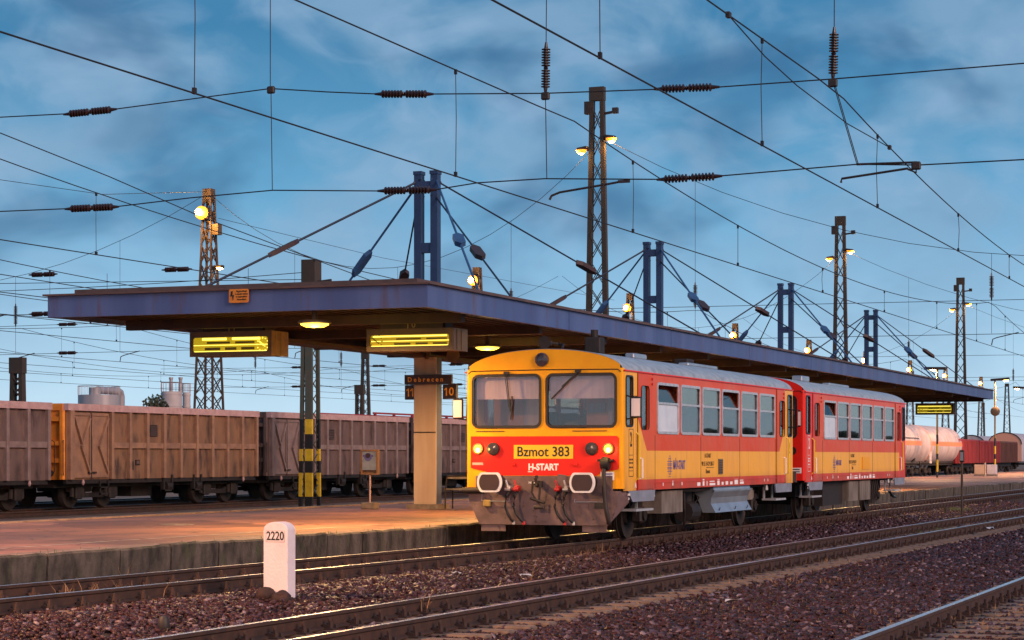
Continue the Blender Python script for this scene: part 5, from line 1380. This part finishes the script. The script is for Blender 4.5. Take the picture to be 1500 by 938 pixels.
# floodlit lattice masts in a row far behind the canopy
LP = 50.0
def lamp_mast(label, x, ytop, ylamp, big):
    q = on_p(x, ytop, LP); zl = on_p(x, ylamp, LP).z
    t = thing("lamp_mast", label, "lamp mast", (q.x, LP, -.2), 0, "row of sodium lamp masts behind the canopy"); H = q.z + .2; zl += .2
    w0, w1 = .62, .17
    cs = ((-1, -1), (1, -1), (1, 1), (-1, 1))
    for a, b2 in cs: MB().bar((a * w0, b2 * w0, 0), (a * w1, b2 * w1, H), .09 if big else .10).build("leg", M['mastn'], t)
    mb = MB()
    for i in range(4):
        (a, b2), (c, d) = cs[i], cs[(i + 1) % 4]
        lat(mb, Vector((a * w0, b2 * w0, .2)), Vector((c * w0, d * w0, .2)), Vector((a * w1, b2 * w1, H)), Vector((c * w1, d * w1, H)), 16, .06)
    mb.build("bracing", M['mastn'], t)
    MB().bx(-.2, .2, -.2, .2, H - .5, H).build("mast_cap", M['mastn'], t)
    r = .24
    mb = MB(); mb.box((-.45, .05, zl), (.3, .6, .55), 0, None, .05); lf = mb.build("floodlight", M['dark'], t)
    mb = MB(); mb.lathe([(.005, -.36), (.10, -.335), (.17, -.27), (.16, -.23)], (-.62, .05, zl), (1, -.0, .0), 16); mb.build("lamp_bulb", M['sodhot'], lf, 50)
    mb = MB(); mb.lathe([(.16, -.24), (.26, -.18), (.33, -.04), (.33, .04), (.25, .10)], (-.62, .05, zl), (1, -.0, .0), 18); mb.build("lamp_halo", M['halo'], lf, 50)  # halo of the floodlight modelled as a glowing ring
    lamp_light(t, "lamp_light", 'POINT', (-1.1, -.2, zl - .1), 600 if big else 350, (1, .5, .12), .3)
    if big:
        mb = MB(); zz = on_p(x, 393, LP).z + .2; mb.bar((-.3, -.3, zz - .1), (-.3, -.75, zz), .08); mb.box((-.3, -.7, zz + .02), (.25, .5, .14), 0, None, .03); l2 = mb.build("lamp", M['dark'], t)
        mb = MB(); mb.lathe([(.02, -.1), (.12, -.06), (.17, 0)], (-.3, -.75, zz - .03), (0, 0, 1), 12); mb.build("lamp_bulb", M['sod'], l2, 50)
        MB().box((.0, -.42, zl - .75), (.4, .35, .5)).build("switch_box", M['casing'], t)
    return t
lamp_mast("tall lattice lamp mast with very bright lamp behind the left half of the canopy", 306, 277, 314, True)
for x, yt, yl, lb in ((699, 392, 412, "first lamp mast right of the nearest pylon, its light just above the canopy edge"), (923, 430, 452, "lamp mast shining left of the second blue pylon"),
        (1077, 474, 492, "lamp mast shining between the second and third blue pylons"), (1185, 498, 514, "lamp mast shining right of the third blue pylon"), (1268, 515, 529, "lamp mast shining at the fourth blue pylon"),
        (1333, 528, 542, "lamp mast shining above the far display board"), (1385, 538, 551, "lamp mast shining left of the farthest two-lamp mast"), (1437, 552, 562, "lamp mast shining at the far tip of the canopy")):
    lamp_mast(lb, x, yt, yl, False)
# plain masts in the background
for x, yt, p, w0, w1, lb in ((26, 524, 46, .55, .35, "short square mast at the left edge behind the first open wagon"), (535, 516, 75, 1.0, .4, "thin lattice mast seen under the canopy left of the pillar"),
        (527, 564, 58, .45, .4, "stubby dark mast beside the thin lattice mast under the canopy"), (1475, 562, 56, 1.5, .5, "thin lattice mast at the far right beyond the lamp posts"), (1040 + 400, 590, 75, 1.0, .5, "faint lattice mast right of the canopy tip")):
    q = on_p(x, yt, p); two_leg_mast(lb, q.x, p, q.z, w0, w1, 12, False, group="smaller background masts")

# ------------------------------------------------------------------ platform lamp posts
def lamp_post(label, x, ybase, ytop, p=None, arm=-1, speaker=False, zfix=None, e=3600, sfix=None):
    q = on_z(x, ybase, PZ)
    if p: q = Vector((sfix or along(x, p), p, PZ))
    zt = zfix or on_p(x, ytop, q.y).z - PZ
    t = thing("lamp_post", label, "lamp post", q, 0, "yellow platform lamp posts")
    mb = MB(); r = .065
    for z0, z1, m_ in ((0, .35, 1), (.35, 1.05, 2), (1.05, 1.4, 1), (1.4, 1.95, 2), (1.95, 2.5, 1), (2.5, zt, 0)): mb.cyl((0, 0, z0), (0, 0, z1), r if z1 < 2.6 else r * .9, n=12, m=m_)
    mb.build("pole", [M['ypole'], M['blk'], M['yel']], t, 40)
    mb = MB(); mb.box((0, arm * .35 , zt + .05), (.3, 1.3, .16), 0, Matrix.Rotation(arm * .06, 3, 'X'), .04); hd = mb.build("lamp_head", M['dark'], t)
    mb = MB(); mb.box((0, arm * .75, zt - .05), (.16, .32, .06), 0, Matrix.Rotation(arm * .06, 3, 'X'), .02); mb.build("lamp_bulb", M['sod'] if arm else M['dark'], hd)
    lamp_light(t, "lamp_light", 'SPOT', (0, arm * .6, zt - .12), e, (1, .50, .23), .12, ang=2.92)
    if speaker:
        mb = MB(); zz = on_p(x, 603, q.y).z - PZ; mb.lathe([(.28, -.25), (.33, -.22), (.30, .05), (.16, .25), (.05, .3)], (-.1, 0, zz), (1, .3, 0), 16); mb.build("loudspeaker", M['casing'], t, 40)
lamp_post("striped yellow lamp post nearer the railcars, beside the far display board", 1373, 700, 541, arm=.35)
lamp_post("striped yellow lamp post with round loudspeaker, right of the canopy tip", 1457.5, 694, 557, p=22.2, arm=-1, speaker=True)
lamp_post("lamp post at the right edge of the photo, only its lamp showing", 1503, 690, 569, p=22.0, arm=.9)
lamp_post("striped yellow lamp post on the near platform end outside the photo", -330, 815, 420, p=18.2, arm=-1, zfix=8.0, e=17000, sfix=11.5)

# cabinets on the far platform
for x, y, w2, h2, mt, lb in ((1434, 697.5, .42, .62, 'cab', "beige switch cabinet on the far platform"), (1452, 697.5, .42, .62, 'cabw', "white switch cabinet on the far platform beside a lamp post")):
    q = on_z(x, y, PZ); t = thing("switch_cabinet", lb, "cabinet", q, 0, "two cabinets on the far platform")
    mb = MB(); mb.box((.3, 0, h2 / 2 + .1), (.6, w2 * 1.4, h2), 0, None, .02); mb.build("cabinet_body", M[mt], t); MB().bx(-.05, .65, -w2 * .75, w2 * .75, 0, .1).build("plinth", M['concrete'], t)
    mb = MB(); mb.bx(-.012, -.001, -w2 * .6, w2 * .6, .16, h2); mb.build("cabinet_door", M[mt], t)
q = on_z(1443, 697.5, PZ); mb = MB(); mb.cyl((0, 0, 0), (0, 0, .72), .06, n=10); mb.lathe([(.07, .72), (.08, .74), (.04, .82), (.01, .83)], (0, 0, 0), (0, 0, 1), 10)
o = mb.build("bollard", M['pillar'], None, 40, loc=q); tag(o, "slim pale bollard between the two platform cabinets", "bollard")

# ------------------------------------------------------------------ small platform objects
q = on_z(542, 746, PZ)
t = thing("notice_case", "small rusty white notice case on a post with a concrete foot", "notice case", q)
MB().box((0, 0, .08), (.30, .36, .16), 0, None, .02).build("concrete_foot", M['concrete'], t)
MB().cyl((0, 0, .16), (0, 0, .85), .022).build("post", M['gondr'], t)
mb = MB(); mb.bx(-.06, .06, -.22, .22, .82, .85); mb.bx(-.06, .06, -.22, .22, 1.38, 1.42); mb.bx(-.06, .06, -.22, -.19, .85, 1.38); mb.bx(-.06, .06, .19, .22, .85, 1.38); mb.bx(.03, .06, -.19, .19, .85, 1.38); mb.build("case_frame", M['gond'], t)
MB().bx(-.045, -.02, -.185, .185, .93, 1.375).build("notice_panel", M['skirt'], t)
mb = MB(); mb.lathe([(.001, -.004), (.10, -.004), (.10, 0)], (-.046, .03, 1.24), (1, 0, 0), 18); mb.box((-.0505, .03, 1.27), (.006, .27, .05)); mb.build("emblem", M['txtb'], t)
mb = MB(); mb.lathe([(.001, -.004), (.06, -.004), (.06, 0)], (-.0535, .03, 1.275), (1, 0, 0), 14); mb.build("emblem_centre", M['turn'], t)
q = on_z(672, 746, PZ)
t = thing("bench", "metal tube bench behind the yellow railcar's front corner", "bench", q)
mb = MB(); [mb.tube([(dx, dy, 0), (dx, dy, .45)], .02, 6) for dx in (0, .45) for dy in (.35, -1.0)]; mb.tube([(0, .35, .45), (-.02, .30, .78), (-.02, -1.0, .80)], .02, 6); mb.build("bench_frame", M['dark'], t)
MB().bx(0, .45, -1.05, .38, .45, .49).build("seat", M['ubox'], t)
mb = MB(); mb.bx(-.03, -.005, -1.0, .28, .72, .80); mb.build("backrest", M['ubox'], t)

# kilometre stone
q = on_z(403.5, 888, -.27)
t = thing("milestone", "white kilometre stone with arched top and number 2220", "milestone", (q.x, q.y, -.30), 0.0)
hw, HH = .165, 1.05
arc = [(-hw, 0), (hw, 0), (hw, HH - .09)] + [(hw * math.cos(math.radians(a)) * .985, HH - .09 + .09 * math.sin(math.radians(a))) for a in range(20, 161, 20)] + [(-hw, HH - .09)]
mb = MB(); mb.prism([(0, y, zz) for y, zz in arc], (.21, 0, 0)); st = mb.build("stone", M['stone'], t)
bv = st.modifiers.new("bevel", 'BEVEL'); bv.width = .008; bv.segments = 2
mb = MB(); mb.bx(-.003, -.0005, -.125, .13, HH - .245, HH - .105); mb.build("number_field", M['gondr'], t)
MB().bx(-.0045, -.0032, -.12, .125, HH - .24, HH - .11).build("number_ground", M['stone'], t)
mb = MB(); mb.text("2220", (-.0047, 0, HH - .175), (0, -1, 0), (0, 0, 1), .150, sx=.80, bold=.016); mb.build("number", M['txtk'], t)
q2 = on_z(400, 884, -.25)
mb = MB(); nn = 10
random.seed(4)
for i in range(7):
    c = Vector((random.uniform(-.05, .05), random.uniform(-.15, .15), random.uniform(.02, .09))); r = random.uniform(.09, .13)
    pr = [(r * math.sin(math.radians(a)) * random.uniform(.85, 1.1), -r * .9 * math.cos(math.radians(a))) for a in range(8, 180, 24)]; mb.lathe(pr, c, (random.uniform(-.4, .4), random.uniform(-.4, .4), 1), 9)
o = mb.build("rusty_lump", M['rust'], None, 40, loc=(q2.x - .22, q2.y - .16, -.22)); tag(o, "dark rusty lump of iron at the foot of the 2220 stone", "scrap iron")

# signal post and stubs between the tracks
q = on_z(1409, 755, -.21); zt = on_p(1409, 660, q.y).z + .21
t = thing("marker_post", "thin black marker post between the two tracks at right", "marker post", q)
MB().cyl((0, 0, 0), (0, 0, zt - .3), .035, n=10).build("pole", M['dark'], t)
mb = MB(); mb.box((0, 0, zt - .17), (.10, .13, .36), 0, None, .02); mb.build("marker_head", M['bogie'], t)
MB().bx(-.058, -.052, -.045, .045, zt - .30, zt - .05).build("reflector", M['skirt'], t)
for x, y, h2, lb in ((1385, 752, .16, "short black stub left of the thin marker post"), (1463, 741, .16, "short black stub right of the thin marker post")):
    q = on_z(x, y, -.21); mb = MB(); mb.cyl((0, 0, 0), (0, 0, h2), .05, .055, n=12); mb.cyl((0, 0, h2), (0, 0, h2 + .03), .07, n=12)
    tag(mb.build("track_stub", M['dark'], None, 40, loc=q), lb, "stub post", "short stubs between the tracks")
q = on_z(240, 927, -.28); mb = MB(); mb.lathe([(.05, 0), (.065, .03), (.06, .14), (.04, .17), (.01, .175)], (0, 0, 0), (0, 0, 1), 12)
tag(mb.build("track_stub", M['dark'], None, 40, loc=q), "short black stub in the ballast at lower left", "stub post", "short stubs between the tracks")

# ------------------------------------------------------------------ overhead lines
def insul(mb, a, b2, r=.085, n=7):
    a, b2 = Vector(a), Vector(b2); d = b2 - a; Ln = d.length; prof = [(.02, 0), (.035, Ln * .10)]
    for k in range(n * 2):
        if k == n:
            c = Ln * .5; prof += [(.03, c - .02), (.05, c), (.03, c + .02)]
        x = Ln * (.12 + .36 * (k / n)) if k < n else Ln * (.53 + .36 * ((k - n) / n)); st_ = Ln * .36 / n
        prof += [(.04, x), (r, x + st_ * .3), (r, x + st_ * .55), (.04, x + st_ * .75)]
    prof += [(.035, Ln * .92), (.02, Ln)]
    mb.lathe(prof, a, d, 10)
def sag(a, b2, dz, n=10):
    a, b2 = Vector(a), Vector(b2)
    return [a.lerp(b2, i / n) - Vector((0, 0, dz * 4 * (i / n) * (1 - i / n))) for i in range(n + 1)]
R1 = .0125
SUP = [-15, 36.0, 87.8, 136.6, 184.0, 232, 280]
def catenary(label, fp, sup, zc=6.05, zm=7.95, zmid=6.75, s0=5, s1=280, r=R1, first=None, drop=7.5, stitch=False):
    t = thing("overhead_line", label, "overhead line", (0, 0, 0), 0, "overhead lines above the tracks")
    mb = MB(); mb.tube([(s, fp(s), zc) for s in np.arange(s0, s1 + 1, 6)], r, 5); mb.build("contact_wire", M['wire'], t)
    def zmf(s):
        if first and s < sup[1]: return first(s)
        for a, b2 in zip(sup, sup[1:]):
            if a <= s <= b2:
                m_ = (a + b2) / 2; return zmid + (zm - zmid) * ((s - m_) / ((b2 - a) / 2)) ** 2
        return zm
    mb = MB(); mb.tube([(s, fp(s), zmf(s)) for s in np.arange(s0, s1 + 1, 2)], r, 5); mb.build("messenger_wire", M['wire'], t)
    for a, b2 in zip(sup, sup[1:]):
        k = max(2, int((b2 - a) / drop))
        for i in range(k):
            s = a + (b2 - a) * (i + .5) / k + random.uniform(-.5, .5)
            if s < s0 or s > min(s1, 190): continue
            mb = MB(); z0 = zmf(s) - .01; bow = .03 * random.uniform(-1, 1)
            mb.tube([(s, fp(s), z0), (s + bow, fp(s) + bow, z0 * .55 + zc * .45), (s, fp(s), zc + .02)], r * .55, 4)
            mb.bx(s - .03, s + .03, fp(s) - .02, fp(s) + .02, zc - .01, zc + .07); mb.bx(s - .02, s + .02, fp(s) - .02, fp(s) + .02, z0 - .06, z0 + .02); mb.build("dropper", M['wire'], t)
    if stitch:
        mp_ = [on_p(x_, 100, fp(36)).x for x_ in (1067, 1168, 1303)]; a, c, e = [Vector((q_, fp(q_), zmf(q_) - dz_)) for q_, dz_ in zip(mp_, (.0, .36, .0))]
        MB().tube([a, (a + c) / 2 - Vector((0, 0, .06)), c, (c + e) / 2 - Vector((0, 0, .08)), e], r * .8, 5).build("stitch_wire", M['wire'], t)
        mb = MB(); [mb.box(v, (.12, .06, .08)) for v in (a, e)]; mb.build("wire_clamp", M['dark'], t)
    return t
catenary("overhead contact wire and messenger above the railcar track", lambda s: 13.3, SUP, 6.08, 7.9, 6.72, first=lambda s: 7.80)
catenary("overhead contact wire and messenger above the middle foreground track", lambda s: 8.2, SUP, 6.30, 8.0, 6.9, first=lambda s: 7.95 - .004 * (36 - s), stitch=True)
for p, lb in ((26.0, "overhead line over the track just behind the platform"), (34.6, "overhead line over the brown open wagons"), (40.2, "overhead line one track behind the brown open wagons"),
              (45.5, "overhead line in front of the row of lamp masts"), (55.0, "overhead line just behind the row of lamp masts"), (61.0, "overhead line two tracks behind the lamp masts"), (67.0, "farthest overhead line across the yard"), (74.0, "faint overhead line before the silos")):
    catenary(lb, (lambda s, p=p: p + .3 * math.sin(s * .065)), SUP, 6.1, 7.9, 6.7, 20, 260, R1 * 1.0, drop=9)

def headspan(label, s, ropes_u, ropes_l, hang, ins, arms, cross=None, r=R1):
    t = thing("headspan", label, "headspan", (0, 0, 0), 0, "cross wires carrying the overhead lines")
    if ropes_u: MB().tube(ropes_u, r, 5).build("upper_rope", M['wire'], t)
    if ropes_l: MB().tube(ropes_l, r, 5).build("lower_rope", M['wire'], t)
    if cross: MB().tube(cross, r, 5).build("cross_rope", M['wire'], t)
    for a, b2 in hang: MB().tube([a, b2], r * .7, 5).build("hanger", M['wire'], t)
    for a, b2, rr_ in ins:
        mb = MB(); insul(mb, a, b2, rr_); mb.build("insulator", M['insul'], t)
    for pts in arms: MB().tube(pts, .022, 6).build("registration_arm", M['dark'], t)
    return t
S = 36.0
P = lambda x, y: on_s(x, y, S)
up = [P(x, y) for x, y in ((-400, 182), (0, 172), (97, 167), (170, 160), (396, 130), (480, 135), (555, 138), (632, 138), (798, 137), (965, 131), (1050, 128), (1220, 116), (1500, 93), (1900, 70))]
lo = [P(x, y) for x, y in ((-400, 322), (0, 310), (97, 306), (170, 303), (280, 290), (399, 279), (555, 280), (632, 279), (700, 268), (798, 262), (965, 263), (1055, 258), (1255, 241), (1345, 242), (1500, 234), (1900, 215))]
ins = [(P(a, b_), P(c, d), .075) for a, b_, c, d in ((93, 168, 171, 160), (549, 138, 635, 138), (958, 131, 1054, 127.5), (95, 306.5, 174, 303), (553, 280, 640, 278), (962, 263.5, 1058, 258))]
ins += [(P(800, 62), P(799, 138), .085), (P(1222, 40), P(1220, 118), .085)]
hang = [(P(396, -120), P(396, 130)), (P(397, 132), P(399, 279)), (P(802, -200), P(800, 62)), (P(799, 138), P(801, 262)), (P(1223, -200), P(1222, 40)), (P(1221, 124), P(1255, 240)), (P(1223, 124), P(1257, 240))]
arms = [[P(805, 293), P(808, 287), P(820, 282), P(890, 270), P(916, 265)], [P(1232, 268), P(1233, 262), P(1330, 247)], [P(1255, 241), P(1343, 238), P(1342, 253), P(1330, 248)]]
hs = headspan("nearest headspan with brown ribbed insulators crossing above the railcar front", S, up, lo, hang, ins, arms)
mb = MB(); [mb.box(P(x, y), (.08, .16, .14), 0, None, .02) for x, y in ((397, 132), (799, 141), (1220, 122), (1342, 243))]; mb.box(P(914, 266), (.05, .22, .05)); mb.build("rope_clamp", M['dark'], hs)
def far_span(label, s, ptr, pl, pr, zt_l, zt_r, zlow, zu=8.05):
    k = 16; cr_ = []
    for i in range(k + 1):
        u = i / k; p = pl + (pr - pl) * u; base_ = zt_l + (zt_r - zt_l) * u
        dip = (zt_l + zt_r) / 2 - zlow
        cr_.append(Vector((s, p, base_ - dip * (1 - (2 * u - 1) ** 2))))
    def zcr(p):
        u = (p - pl) / (pr - pl); return zt_l + (zt_r - zt_l) * u - ((zt_l + zt_r) / 2 - zlow) * (1 - (2 * u - 1) ** 2)
    hang, ins, arms = [], [], []
    for p in ptr:
        if zu > 8: hang.append(((s, p, zcr(p)), (s, p, 9.1))); ins.append(((s, p, 9.1), (s, p, 7.95), .10))
        hang.append(((s, p, 7.95), (s, p, 6.6)))
        arms.append([(s, p - 1.1, 6.62), (s, p - .2, 6.42), (s, p - .05, 6.36), (s, p, 6.12)])
    for a, b2 in zip(ptr, ptr[1:]):
        m_ = (a + b2) / 2
        if abs(b2 - a) < 9: ins.append(((s, m_ + .6, 8.0), (s, m_ - .6, 8.0), .09)); ins.append(((s, m_ + .6, 6.6), (s, m_ - .6, 6.6), .09))
    return headspan(label, s, [(s, pl, zu), (s, (pl + pr) / 2, 7.95), (s, pr, 8.05)], [(s, pl, 6.62), (s, (pl + pr) / 2, 6.56), (s, pr, 6.62)], hang, ins, arms, cr_, R1)
for i, s in enumerate((mq[0].x, mq[1].x, mq[2].x)):
    w_ = ("tallest", "middle", "farthest")[i]
    far_span("headspan running right from the %s two-lamp mast" % w_, s, (26.0, 13.3, 8.2, 3.2), MP - .3, -13, mq[i].z - 2.3, mq[i].z - 2.3, 9.6)
    far_span("headspan running left from the %s two-lamp mast over the freight tracks" % w_, s, (34.6, 40.2, 45.5), MP + .3, LP, mq[i].z - 2.8, 14.0, 10.2)
    far_span("headspan over the rear yard level with the %s two-lamp mast" % w_, s, (55, 61, 67, 74), LP + .3, 82, 14.0, 14.0, 10)
for s, w_ in ((q_mast.x, "low"),):
    far_span("%s headspan running left from the green striped mast over the freight tracks" % w_, s, (34.6, 40.2, 45.5, 55, 61, 67), 32.3, 80, 7.75, 9.75, 7.7, zu=7.5)
# plain feeder wires
for pts, lb in (([on_p(-60, 255, 50), on_p(150, 285, 50), on_p(303, 281, 50)], "slack feeder wire ending at the bright lamp mast"), ([on_p(0, 195, 25.5), on_p(160, 259, 25.5), on_p(300, 320, 25.5), on_p(620, 440, 25.5), on_p(1000, 560, 25.5)], "doubled feeder wire passing the bright lamp mast"),
                ([on_p(0, 402, 33), on_p(160, 427, 33), on_p(330, 455, 33)], "feeder wire dipping behind the left end of the canopy"), ([on_p(320, 320, 50), on_p(560, 378, 52), on_p(900, 440, 54)], "feeder wire running right from the bright lamp mast")):
    mb = MB(); mb.tube(pts, R1, 5); o = mb.build("feeder_wire", M['wire']); tag(o, lb, "wire", "single feeder wires")

# ------------------------------------------------------------------ factory beyond the yard
D = 130.0
def Q(x, y): return on_p(x, y, D)
a, b_ = Q(109, 578), Q(180, 578); c = Q(145, 590)
k = math.hypot(*(Vector((a.x, a.y)) - Vector((b_.x, b_.y)))) * .5 * .42
t = thing("storage_tank", "low round steel tank with bent duct on top beyond the wagons", "storage tank", (c.x, D, -.2))
zt = c.z + .2; ztop = Q(145, 579).z + .2; rt = abs(b_.x - a.x) * .5 * .47
mb = MB(); mb.cyl((0, 0, 0), (0, 0, ztop), rt, n=36); mb.build("shell", M['silo'], t, 40)
mb = MB(); dx = Q(139, 568).x - c.x; mb.cyl((dx, 0, ztop), (dx, 0, Q(139, 568).z + .2), rt * .29, n=24); mb.build("roof_drum", M['silo'], t, 40)
h = Q(170, 573).z + .2; x1 = Q(177, 573).x - c.x
mb = MB(); mb.tube([(dx + rt * .25, 0, h), (x1 - .6, 0, h), (x1 - .2, 0, h - .15), (x1, 0, h - .6), (x1, 0, .5)], .45, 10); mb.build("duct", M['silo'], t, 40)
mb = MB(); [mb.tube([(rt * math.cos(a2), rt * math.sin(a2), ztop), (rt * math.cos(a2), rt * math.sin(a2), ztop + 1.0)], .03, 4) for a2 in [i * .26 for i in range(24)]]; mb.tube([(rt * math.cos(i * .26), rt * math.sin(i * .26), ztop + 1.0) for i in range(25)], .03, 4); mb.build("railing", M['silo'], t)
for x0, x1, yt, lb in ((234.5, 266, 573, "broad pale silo with two chimneys beyond the wagons"), (267, 279.5, 575, "narrow pale silo beside the broad silo with chimneys")):
    a, b_ = Q(x0, 580), Q(x1, 580); c = (a + b_) / 2; rt = abs(b_.x - a.x) * .5 * .47; zt = Q(x0, yt).z + .2
    t = thing("silo", lb, "silo", (c.x, D, -.2), 0, "pale silos beyond the wagons")
    mb = MB(); mb.cyl((0, 0, 0), (0, 0, zt), rt, n=28)
    for q in (.97, .82, .62, .42): mb.cyl((0, 0, zt * q - .1), (0, 0, zt * q + .1), rt + .05, n=28)
    mb.build("shell", M['silob'], t, 40)
    mb = MB(); mb.tube([(rt * math.cos(i * .35), rt * math.sin(i * .35), zt + 1.1) for i in range(19)], .04, 4); [mb.tube([(rt * math.cos(i * .35), rt * math.sin(i * .35), zt), (rt * math.cos(i * .35), rt * math.sin(i * .35), zt + 1.1)], .04, 4) for i in range(18)]; mb.build("railing", M['silo'], t)
    if x1 < 267:
        for xx in (250.5, 264.5):
            d = Q(xx, 560).x - c.x; zc_ = Q(xx, 556).z + .2
            mb = MB(); mb.cyl((d, 0, zt * .5), (d, 0, zc_), rt * .17, n=16); mb.cyl((d, 0, zc_), (d, 0, zc_ + .25), rt * .22, n=16); mb.build("chimney", M['silo'], t, 40)
# bush beside the silo
c = on_p(228, 585, D - 2); t = thing("bush", "dark leafy tree crown left of the pale silos", "tree", (c.x, D - 2, -.2))
H = Q(228, 568).z + .2; mb = MB(); mb.cyl((0, 0, 0), (.1, .1, H * .6), .22, .1); [mb.cyl((.05, .05, H * .4), (random.uniform(-1.3, 1.3), random.uniform(-1, 1), H * .85), .1, .03) for _ in range(6)]; mb.build("trunk", M['bark'], t)
mb = MB(); W = abs(Q(238, 585).x - Q(217, 585).x) * .30
for i in range(1500):
    u = Vector((random.gauss(0, .5), random.gauss(0, .5), random.gauss(0, .5)))
    if u.length > 1.05: continue
    cpos = Vector((u.x * W * 3.0, u.y * W, H * .66 + u.z * H * .24)); d1 = Vector((random.gauss(0, 1), random.gauss(0, 1), random.gauss(0, 1))).normalized() * .22; d2 = d1.cross(Vector((random.gauss(0, 1), random.gauss(0, 1), random.gauss(0, 1)))).normalized() * .16
    mb.add([cpos - d1, cpos + d2, cpos + d1, cpos - d2], [(0, 1, 2, 3)])
mb.build("crown", M['leaf'], t)

# ------------------------------------------------------------------ weeds and litter
def blades(mb, c, n, h, spread, lean=.4):
    for _ in range(n):
        b0 = c + Vector((random.gauss(0, spread), random.gauss(0, spread), 0)); hh = h * random.uniform(.4, 1.1); a = random.uniform(0, 6.28); d = Vector((math.cos(a), math.sin(a), 0))
        w_ = Vector((-d.y, d.x, 0)) * .005; m_ = b0 + d * hh * lean * .3 + Vector((0, 0, hh * .6)); e = b0 + d * hh * lean + Vector((0, 0, hh))
        mb.add([b0 - w_, b0 + w_, m_ + w_ * .7, m_ - w_ * .7, e], [(0, 1, 2, 3), (3, 2, 4)])
mb = MB()
for s in np.arange(14, 75, .18):
    c = (T2A(s) + T2B(s)) / 2
    dens = max(0, math.sin(s * .9) + math.sin(s * .37 + 1) * .8)
    if random.random() < .30 * dens: blades(mb, Vector((s, c + random.uniform(-.5, .3), -.28)), random.randint(5, 16), .13, .07)
for x, y in ((1395, 748), (1405, 747), (1210, 742)): blades(mb, on_z(x, y, -.2), 90, .12, .22)
for s in np.arange(18, 40, 1.1): blades(mb, Vector((s, EDGE(s) + .02, PZ - .01)), random.randint(0, 7), .06, .10)
tag(mb.build("grass", M['grassg']), "thin green grass growing between the rails", "grass", kind='stuff')
mb = MB()
for x, y, n_, h_, sp in ((112, 889, 40, .34, .10), (190, 884, 16, .3, .15), (183, 868, 3, .55, .03), (860, 818, 50, .16, .14), (880, 814, 8, .4, .06), (612, 895, 12, .28, .08), (777, 850, 6, .28, .02), (150, 886, 22, .22, .2), (1170, 852, 60, .08, .5), (1240, 825, 60, .08, .5), (1350, 905, 40, .05, .5), (1480, 900, 30, .07, .35), (1420, 915, 30, .07, .35), (1450, 770, 50, .12, .4), (1490, 766, 50, .12, .4), (1040, 895, 30, .05, .4)):
    blades(mb, on_z(x, y, -.24), n_, h_, sp, .7)
tag(mb.build("dry_grass", M['grassd']), "dry straw coloured weeds in the ballast", "weeds", kind='stuff')
lit = [(297, 866, .13, "white paper scrap against the rail left of the 2220 stone"), (628, 832, .09, "white and yellow scrap beside the rail in front of the platform end"), (770, 847, .10, "white paper scrap between the tracks below the railcar's plough"),
       (903, 795, .10, "small white scrap beside the railcar's front wheel"), (1074, 885, .11, "pale scrap on the sleeper ends of the middle track"), (1125, 778, .14, "pale yellowish lump beside the rail under the railcars' coupling"),
       (1350, 746, .22, "white rag beside the rail left of the thin marker post"), (1448, 778, .22, "curved white scrap beside the middle track at right"), (667, 844, .13, "white crumpled paper in the ballast between the tracks")]
for x, y, s_, lb in lit:
    q = on_z(x, y, -.2); mb = MB(); k = 5; vs = []
    for i in range(k):
        for j in range(3): vs.append((s_ * (i / 4 - .5) * 1.0, s_ * (j / 2 - .5) * 1.6, .02 + random.uniform(0, s_ * .35)))
    fs = [(i * 3 + j, i * 3 + j + 1, i * 3 + j + 4, i * 3 + j + 3) for i in range(k - 1) for j in range(2)]
    mb.add(vs, fs); mb.add([(a, b2, c2 - .006) for a, b2, c2 in vs], [f[::-1] for f in fs])
    o = mb.build("paper_scrap", M['paper'], None, 60, loc=(q.x, q.y, -.19)); o.rotation_euler = (0, 0, random.random() * 6); tag(o, lb, "litter", "scraps of litter in the ballast")

# ------------------------------------------------------------------ unseen wood added on the right to darken reflections in the railcar sides
ico = None
def lump(mb, c, r):
    k = 7; vs = []; fs = []
    for i in range(1, 4):
        for j in range(k):
            a = 6.283 * (j + .5 * (i % 2)) / k; e = math.pi * i / 4; q = r * random.uniform(.75, 1.2)
            vs.append(c + Vector((q * math.sin(e) * math.cos(a), q * math.sin(e) * math.sin(a), q * 1.1 * math.cos(e))))
    vs += [c + Vector((0, 0, r)), c - Vector((0, 0, r))]
    for i in range(2):
        for j in range(k): fs.append((i * k + j, i * k + (j + 1) % k, i * k + k + (j + 1) % k, i * k + k + j))
    for j in range(k): fs += [(21, (j + 1) % k, j), (22, 14 + j, 14 + (j + 1) % k)]
    mb.add(vs, fs)
mb = MB()
random.seed(21)
for i in range(760):
    x = random.uniform(-190, 900); p = random.uniform(-95, -70)
    hh_ = .5 + .5 * math.sin(x * .11) * math.sin(x * .037 + 1); lump(mb, Vector((x, p, random.uniform(.3, 1.2 + 4.6 * hh_))), random.uniform(1.2, 2.2 + 1.4 * hh_))
tag(mb.build("wood", M['leaf']), "added belt of unseen trees on the right that darkens the railcar reflections", "trees", kind='stuff')
